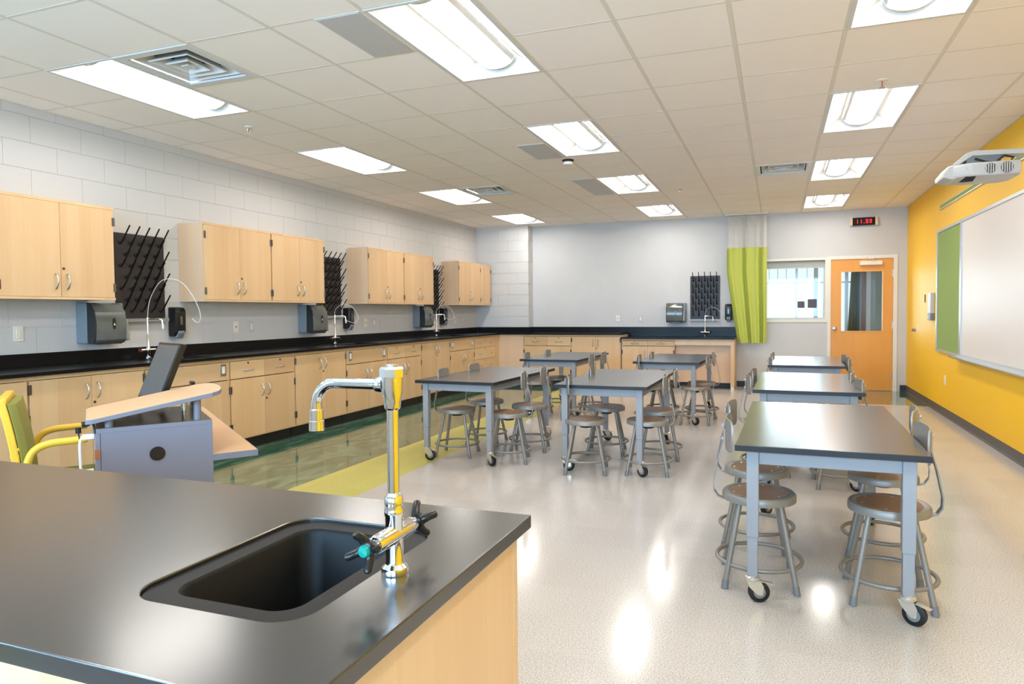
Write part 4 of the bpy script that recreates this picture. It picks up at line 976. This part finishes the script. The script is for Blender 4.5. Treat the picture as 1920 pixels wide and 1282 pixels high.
B(-0.413, -0.396, 0.0, 0.53, 0.03, 0.862).build('bay_door', M_lect, ld, bevel=0.002)
B(-0.4155, -0.397, -0.004, 0.0, 0.765, 0.80).build('latch', M_brown, ld)
B(-0.42, 0.175, 0.0 + 0.019, 1.50, 0.708, 0.734).build('worktop', M_lam, ld) if False else None
MB().box(0.001, 0.175, 0.002, 1.62, 0.708, 0.734).box(-0.405, 0.001, 0.535, 1.62, 0.708, 0.734).build('worktop', M_lam, ld)
eb = MB().box(0.0005, 0.1755, 0.0, 0.002, 0.7075, 0.7335).box(0.1755, 0.178, 0.0, 1.62, 0.7075, 0.7335).build('edge_band', M_lect, ld)
B(0.01, 0.03, 0.55, 1.58, 0.12, 0.708).build('modesty_panel', M_lect, ld)
B(-0.39, 0.16, 1.585, 1.61, 0.0, 0.708).build('end_panel', M_lect, ld)
# slanted reading board on four posts
sl = 0.176
def bz(x): return 0.916 + (x + 0.44) * sl
pl = [(-0.442, -0.012), (0.02, -0.018), (0.045, 0.05), (0.06, 0.20), (0.05, 0.34), (0.015, 0.42), (-0.442, 0.43)]
def rounded(poly, r=0.03):
    out = []; n = len(poly)
    for i in range(n):
        p = Vector(poly[i]); a = (Vector(poly[i - 1]) - p).normalized(); b = (Vector(poly[(i + 1) % n]) - p).normalized()
        for k in range(4):
            q = k / 3; out.append(tuple((p + a * r * (1 - q) + b * r * q) * 1.0 if 0 < k < 3 else (p + a * r if k == 0 else p + b * r)))
    return out
pl = rounded(pl, 0.022)
MB().prism(pl, lambda x, y: (x, y, bz(x) - 0.014), lambda x, y: (x, y, bz(x) - 0.001)).build('reading_board', M_lam, ld)
MB().loft([[((x + 0.2) * s - 0.2, (y - 0.2) * s + 0.2, bz(x) + dz) for x, y in pl] for s, dz in ((1.0, -0.017), (1.006, -0.016), (1.006, -0.001), (1.0, 0.0))]).build('edge_band', M_lect, ld)
for x, y in ((-0.052, 0.03), (-0.365, 0.03), (-0.065, 0.36), (-0.365, 0.36)):
    MB().cyl((x, y, 0.8815), (x, y, bz(x) - 0.015), 0.0145, 16).build('post', M_lect if y < 0.1 else M_steel, ld, smooth=50)
# monitor behind the board
mo = lect('monitor', 'thin dark flat monitor tilted back on the teacher desk', 'monitor')
ln = math.radians(21.5); cb_, sb_ = math.cos(ln), math.sin(ln)
sd = Vector((-0.224, 0.974, 0)).normalized(); hn = Vector((-0.974, -0.224, 0)).normalized(); up = -hn * sb_ + Vector((0, 0, cb_)); nrm = hn * cb_ + Vector((0, 0, sb_)); mc = Vector((-0.078, 0.652, 1.176)) - up * 0.148
MB().tbox(mc, sd * 0.150, up * 0.148, nrm * 0.015).build('housing', M_bezel, mo, bevel=0.004)
MB().tbox(mc + nrm * 0.0155 + up * 0.003, sd * 0.139, up * 0.132, nrm * 0.0008).build('screen', M_screen, mo)
MB().tbox(mc - nrm * 0.03, sd * 0.05, up * 0.05, nrm * 0.018).build('hinge_block', M_greyp, mo, bevel=0.004)
MB().tbox((0.005, 0.665, 0.86), (0.01, 0, 0), (0, 0.03, 0), (0, 0, 0.125)).build('stand', M_bezel, mo, bevel=0.003)
MB().tbox((-0.03, 0.665, 0.741), (0.09, 0, 0), (0, 0.11, 0), (0, 0, 0.007)).build('foot', M_bezel, mo, bevel=0.004)
# charger cable hanging at the desk's near corner
cbk = lect('cable_bundle', 'white charger cable with black plugs hanging beside the teacher desk', 'cable')
pth = smooth_path([(-0.415, 0.02, 0.845), (-0.45, 0.015, 0.85), (-0.462, 0.015, 0.83), (-0.462, 0.02, 0.76), (-0.458, 0.02, 0.725), (-0.42, 0.02, 0.722)], 20)
MB().tube(pth, 0.005, 8).build('cable', M_cable, cbk, smooth=60)
B(-0.455, -0.414, 0.01, 0.03, 0.842, 0.862).build('adapter', M_cable, cbk, bevel=0.003)
MB().tube([(-0.455, 0.05, 0.895), (-0.43, 0.05, 0.899)], 0.011, 10).build('plug', M_blackp, cbk, smooth=50); MB().tube([(-0.466, 0.02, 0.868), (-0.466, 0.02, 0.89)], 0.010, 10).build('plug', M_blackp, cbk, smooth=50)
MB().tube(smooth_path([(-0.43, 0.05, 0.897), (-0.418, 0.04, 0.895), (-0.414, 0.03, 0.88), (-0.412, 0.02, 0.85)], 12), 0.004, 8).build('lead', M_blackp, cbk, smooth=60)
MB().tube([(-0.466, 0.02, 0.87), (-0.462, 0.016, 0.84)], 0.003, 6).build('lead', M_blackp, cbk)
# chair: local x forward (towards the desk), y across
ch = thing('task_chair', 'yellow plastic task chair with green cushions behind the demonstration bench', 'chair', (-2.21, 2.18, 0), math.radians(53.3))
XB, Ya, Yb_ = -0.74, 1.02, 1.50; ym = (Ya + Yb_) / 2
def backline(z): 
    t_ = (z - 0.50) / 0.42; return -0.715 - 0.03 * t_ - 0.035 * t_ * t_ if z > 0.5 else -0.715
zz = [0.46 + 0.44 * k / 10 for k in range(11)]
# frame shell: two uprights, top bar, ribs
for s in (0, 1):
    yy = (Ya + 0.03, Yb_ - 0.03)[s]
    lo = [[(backline(z) - 0.028, yy - 0.02, z), (backline(z) + 0.006, yy - 0.02, z), (backline(z) + 0.006, yy + 0.02, z), (backline(z) - 0.028, yy + 0.02, z)] for z in zz]
    MB().loft(lo, True, True, True).build('back_upright', M_cyel, ch, bevel=0.006)
B(backline(0.9) - 0.03, backline(0.9) + 0.012, Ya + 0.01, Yb_ - 0.01, 0.885, 0.918).build('back_top', M_cyel, ch, bevel=0.010)
for k in range(5): B(backline(0.6) - 0.034, backline(0.6) + 0.004, Ya + 0.012, Yb_ - 0.012, 0.52 + 0.034 * k, 0.538 + 0.034 * k).build('back_rib', M_cyel, ch, bevel=0.005)
lo = [[(backline(z) + 0.008, Ya + 0.012, z), (backline(z) + 0.045, Ya + 0.03, z), (backline(z) + 0.055, ym, z), (backline(z) + 0.045, Yb_ - 0.03, z), (backline(z) + 0.008, Yb_ - 0.012, z)] for z in zz[1:-1] + [0.893]]
MB().loft(lo, True, True, True).build('back_cushion', M_cgrn, ch, bevel=0.008)
MB().loft([rr(-0.70, -0.28, Ya + 0.02, Yb_ - 0.02, 0.06, z) for z in (0.415, 0.425, 0.46, 0.475)], True, True, True).build('seat_cushion', M_cgrn, ch, bevel=0.01)
MB().loft([rr(-0.71, -0.29, Ya + 0.03, Yb_ - 0.03, 0.06, z) for z in (0.385, 0.414)], True, True, True).build('seat_shell', M_cyel, ch)
for yy in (Ya, Yb_ + 0.03):
    pth = smooth_path([(-0.70, yy, 0.52), (-0.685, yy, 0.61), (-0.655, yy, 0.66), (-0.60, yy, 0.683), (-0.52, yy, 0.688), (-0.44, yy, 0.690)], 20)
    MB().tube(pth, [0.018] * (len(pth) - 1) + [0.014], 12).build('armrest', M_cyel, ch, smooth=60)
MB().cyl((-0.49, ym, 0.12), (-0.49, ym, 0.385), 0.024, 14).build('column', M_blackp, ch, smooth=50)
MB().lathe([(0.045, 0.06), (0.045, 0.10), (0.03, 0.13)], (-0.49, ym, 0), n=16).build('hub', M_blackp, ch)
for k in range(5):
    a = 2 * PI * k / 5; d = Vector((math.cos(a), math.sin(a), 0)); o_ = Vector((-0.49, ym, 0))
    l = MB().tube([o_ + d * 0.03 + Vector((0, 0, 0.09)), o_ + d * 0.28 + Vector((0, 0, 0.075))], [0.022, 0.015], 8).build('base_leg', M_blackp, ch)
    q = Vector((-d.y, d.x, 0)); MB().tube([o_ + d * 0.27 - q * 0.02 + Vector((0, 0, 0.03)), o_ + d * 0.27 + q * 0.02 + Vector((0, 0, 0.03))], 0.03, 14).cyl(o_ + d * 0.27 + Vector((0, 0, 0.03)), o_ + d * 0.27 + Vector((0, 0, 0.075)), 0.008, 8).build('caster', M_blackp, l)

# ================================================================== demonstration bench in front
db = thing('demonstration_bench', 'black-topped maple demonstration bench with a built-in sink', 'bench')
ZD = 0.915; X1, X0, YA, YE = -0.457, -2.75, 0.547, 1.252
loop = rr(-0.885, -0.585, 0.700, 1.100, 0.055, 0, 8)
outer = [Vector((X0, YA, 0)), Vector((X1, YA, 0)), Vector((X1, YE, 0)), Vector((X0, YE, 0))]
hole = [Vector((x, y, 0)) for x, y, _ in loop][::-1]
tri = tessellate_polygon([outer, hole]); allp = outer + hole
mb = MB()
for z in (ZD, ZD - 0.026): mb.add([(p.x, p.y, z) for p in allp], [tuple(t_) for t_ in tri])
b3 = 0.003
mb.loft([[(p.x, p.y, z) for p in outer] for z in (ZD, ZD - 0.026)])
mb.loft([[(p.x, p.y, z) for p in hole] for z in (ZD, ZD - 0.026)])
mb.build('countertop', M_epoxyd, db, bevel=0.0022, weld=True)
L2 = lambda o, z, r: rr(-0.882 + o, -0.588 - o, 0.703 + o, 1.097 - o, r, z, 8)
lo = [L2(-0.003, ZD - 0.010, 0.055), L2(-0.002, ZD - 0.006, 0.055), L2(0.006, ZD - 0.0065, 0.05), L2(0.036, ZD - 0.0065, 0.04), L2(0.041, ZD - 0.012, 0.036), L2(0.048, ZD - 0.18, 0.036), L2(0.062, ZD - 0.20, 0.03), L2(0.10, ZD - 0.207, 0.02)]
mb = MB().loft(lo); mb.add(lo[-1], [tuple(range(len(lo[-1])))])
sk = mb.build('sink', M_sink, db, smooth=45)
MB().lathe([(0.028, 0.002), (0.026, 0.004), (0.018, 0.002), (0, 0.001)], (-0.735, 0.9, ZD - 0.207)).build('drain', M_steel, sk)
bx0, bx1, by0, by1 = X0 + 0.025, X1 - 0.022, YA + 0.024, YE - 0.026
B(bx1 - 0.02, bx1, by0, by1 - 0.02, 0.10, ZD - 0.0265).build('end_panel', M_maple, db)
B(bx1 - 0.02, bx1 + 0.001, by1 - 0.02, by1, 0.10, ZD - 0.0265).build('edge_strip', M_maple, db)
B(bx0, bx1 - 0.02, by1 - 0.018, by1, 0.10, ZD - 0.0265).build('back_panel', M_side, db)
B(bx0, bx0 + 0.02, by0, by1 - 0.02, 0.10, ZD - 0.0265).build('end_panel', M_maple, db)
MB().box(bx0 + 0.02, bx1 - 0.02, by0 + 0.02, by1 - 0.02, 0.10, 0.12).build('bottom_panel', M_side, db)
nd = 4; wd = (bx1 - bx0) / nd
for k in range(nd):
    a, b = bx0 + wd * k + 0.002, bx0 + wd * (k + 1) - 0.002
    d = B(a, b, by0, by0 + 0.02, 0.105, ZD - 0.032).build('door', M_maple, db, bevel=0.0015)
    vpull(d, b - 0.05 if k % 2 == 0 else a + 0.05, 0.76, y=by0)
MB().box(bx0 + 0.02, bx1 - 0.05, by0 + 0.06, by1 - 0.05, 0, 0.10).build('toe_kick', M_kick, db)
# its chrome faucet
fa = thing('bench_faucet', 'tall chrome lab faucet with black cross handles beside the bench sink', 'faucet', (-0.554, 0.899, ZD))
MB().lathe([(0.0205, 0), (0.0215, 0.004), (0.020, 0.012), (0.0145, 0.017), (0.0135, 0.022), (0.0135, 0.090), (0.015, 0.094), (0.015, 0.100), (0.0135, 0.104), (0.0145, 0.110), (0.0140, 0.120), (0.0105, 0.125), (0.009, 0.127), (0.009, 0.255), (0.0125, 0.258), (0.0135, 0.268), (0.0165, 0.285), (0.0165, 0.307)], n=28).build('body', M_chrome, fa, smooth=35)
hx = MB().tube([(0, 0, 0.305), (0, 0, 0.306), (0, 0, 0.318), (0, 0, 0.3215)], [0.0165, 0.0195, 0.0195, 0.017], 8); hx.build('hex_cap', M_chrome, fa, smooth=25)
MB().lathe([(0.0105, 0), (0.0095, 0.003), (0, 0.004)], (0, 0, 0.3215), n=16).build('cap_screw', M_steel, fa)
ZV = 0.062
vb = MB().tube([(0, -0.055, ZV), (0, -0.052, ZV), (0, -0.04, ZV), (0, 0.04, ZV), (0, 0.052, ZV), (0, 0.055, ZV)], [0.012, 0.0135, 0.0145, 0.0145, 0.0135, 0.012], 20)
vb.tube([(0, -0.066, ZV), (0, -0.055, ZV)], 0.0085, 14).tube([(0, 0.055, ZV), (0, 0.066, ZV)], 0.0085, 14).build('valve_body', M_chrome, fa, smooth=35)
for s in (-1, 1):
    hd = MB().lathe([(0.012, 0.0), (0.013, 0.004), (0.012, 0.014), (0.008, 0.016), (0, 0.016)], (0, s * 0.064, ZV), (0, s, 0), 16)
    for k in range(4):
        a = math.radians(20) + PI / 2 * k; c, q = math.cos(a), math.sin(a)
        hd.tube([(c * r, s * yy, ZV + q * r) for r, yy in ((0.004, 0.072), (0.012, 0.073), (0.020, 0.079), (0.026, 0.087), (0.029, 0.089))], [0.009, 0.0075, 0.0062, 0.0062, 0.004], 10)
    ho = hd.build('handle', M_blackp, fa, smooth=50)
    MB().lathe([(0.0095, 0), (0.0095, 0.004), (0.007, 0.007), (0, 0.008)], (0, s * 0.079, ZV), (0, s, 0), 18).build('index_button', M_teal if s < 0 else M_blue, ho, smooth=40)
Za = 0.293
el = arc((-0.105, Za - 0.036), 0.036, 90, 180, 10, lambda x, z: (x, 0, z))
MB().tube([(-0.012, 0, Za)] + [(-0.03, 0, Za)] + el + [(-0.141, 0, 0.236)], 0.0083, 16).build('spout', M_chrome, fa, smooth=50)
MB().tube([(-0.014, 0, Za), (-0.020, 0, Za), (-0.027, 0, Za), (-0.030, 0, Za)], [0.0125, 0.0125, 0.0115, 0.0085], 18).build('collar', M_chrome, fa, smooth=30)
MB().tube([(-0.141, 0, 0.250), (-0.141, 0, 0.249), (-0.141, 0, 0.232), (-0.141, 0, 0.231), (-0.141, 0, 0.216), (-0.141, 0, 0.215)], [0.0095, 0.0108, 0.0108, 0.0118, 0.0122, 0.011], 20).build('aerator', M_chrome, fa, smooth=30)

SC.collection.children.link(C)
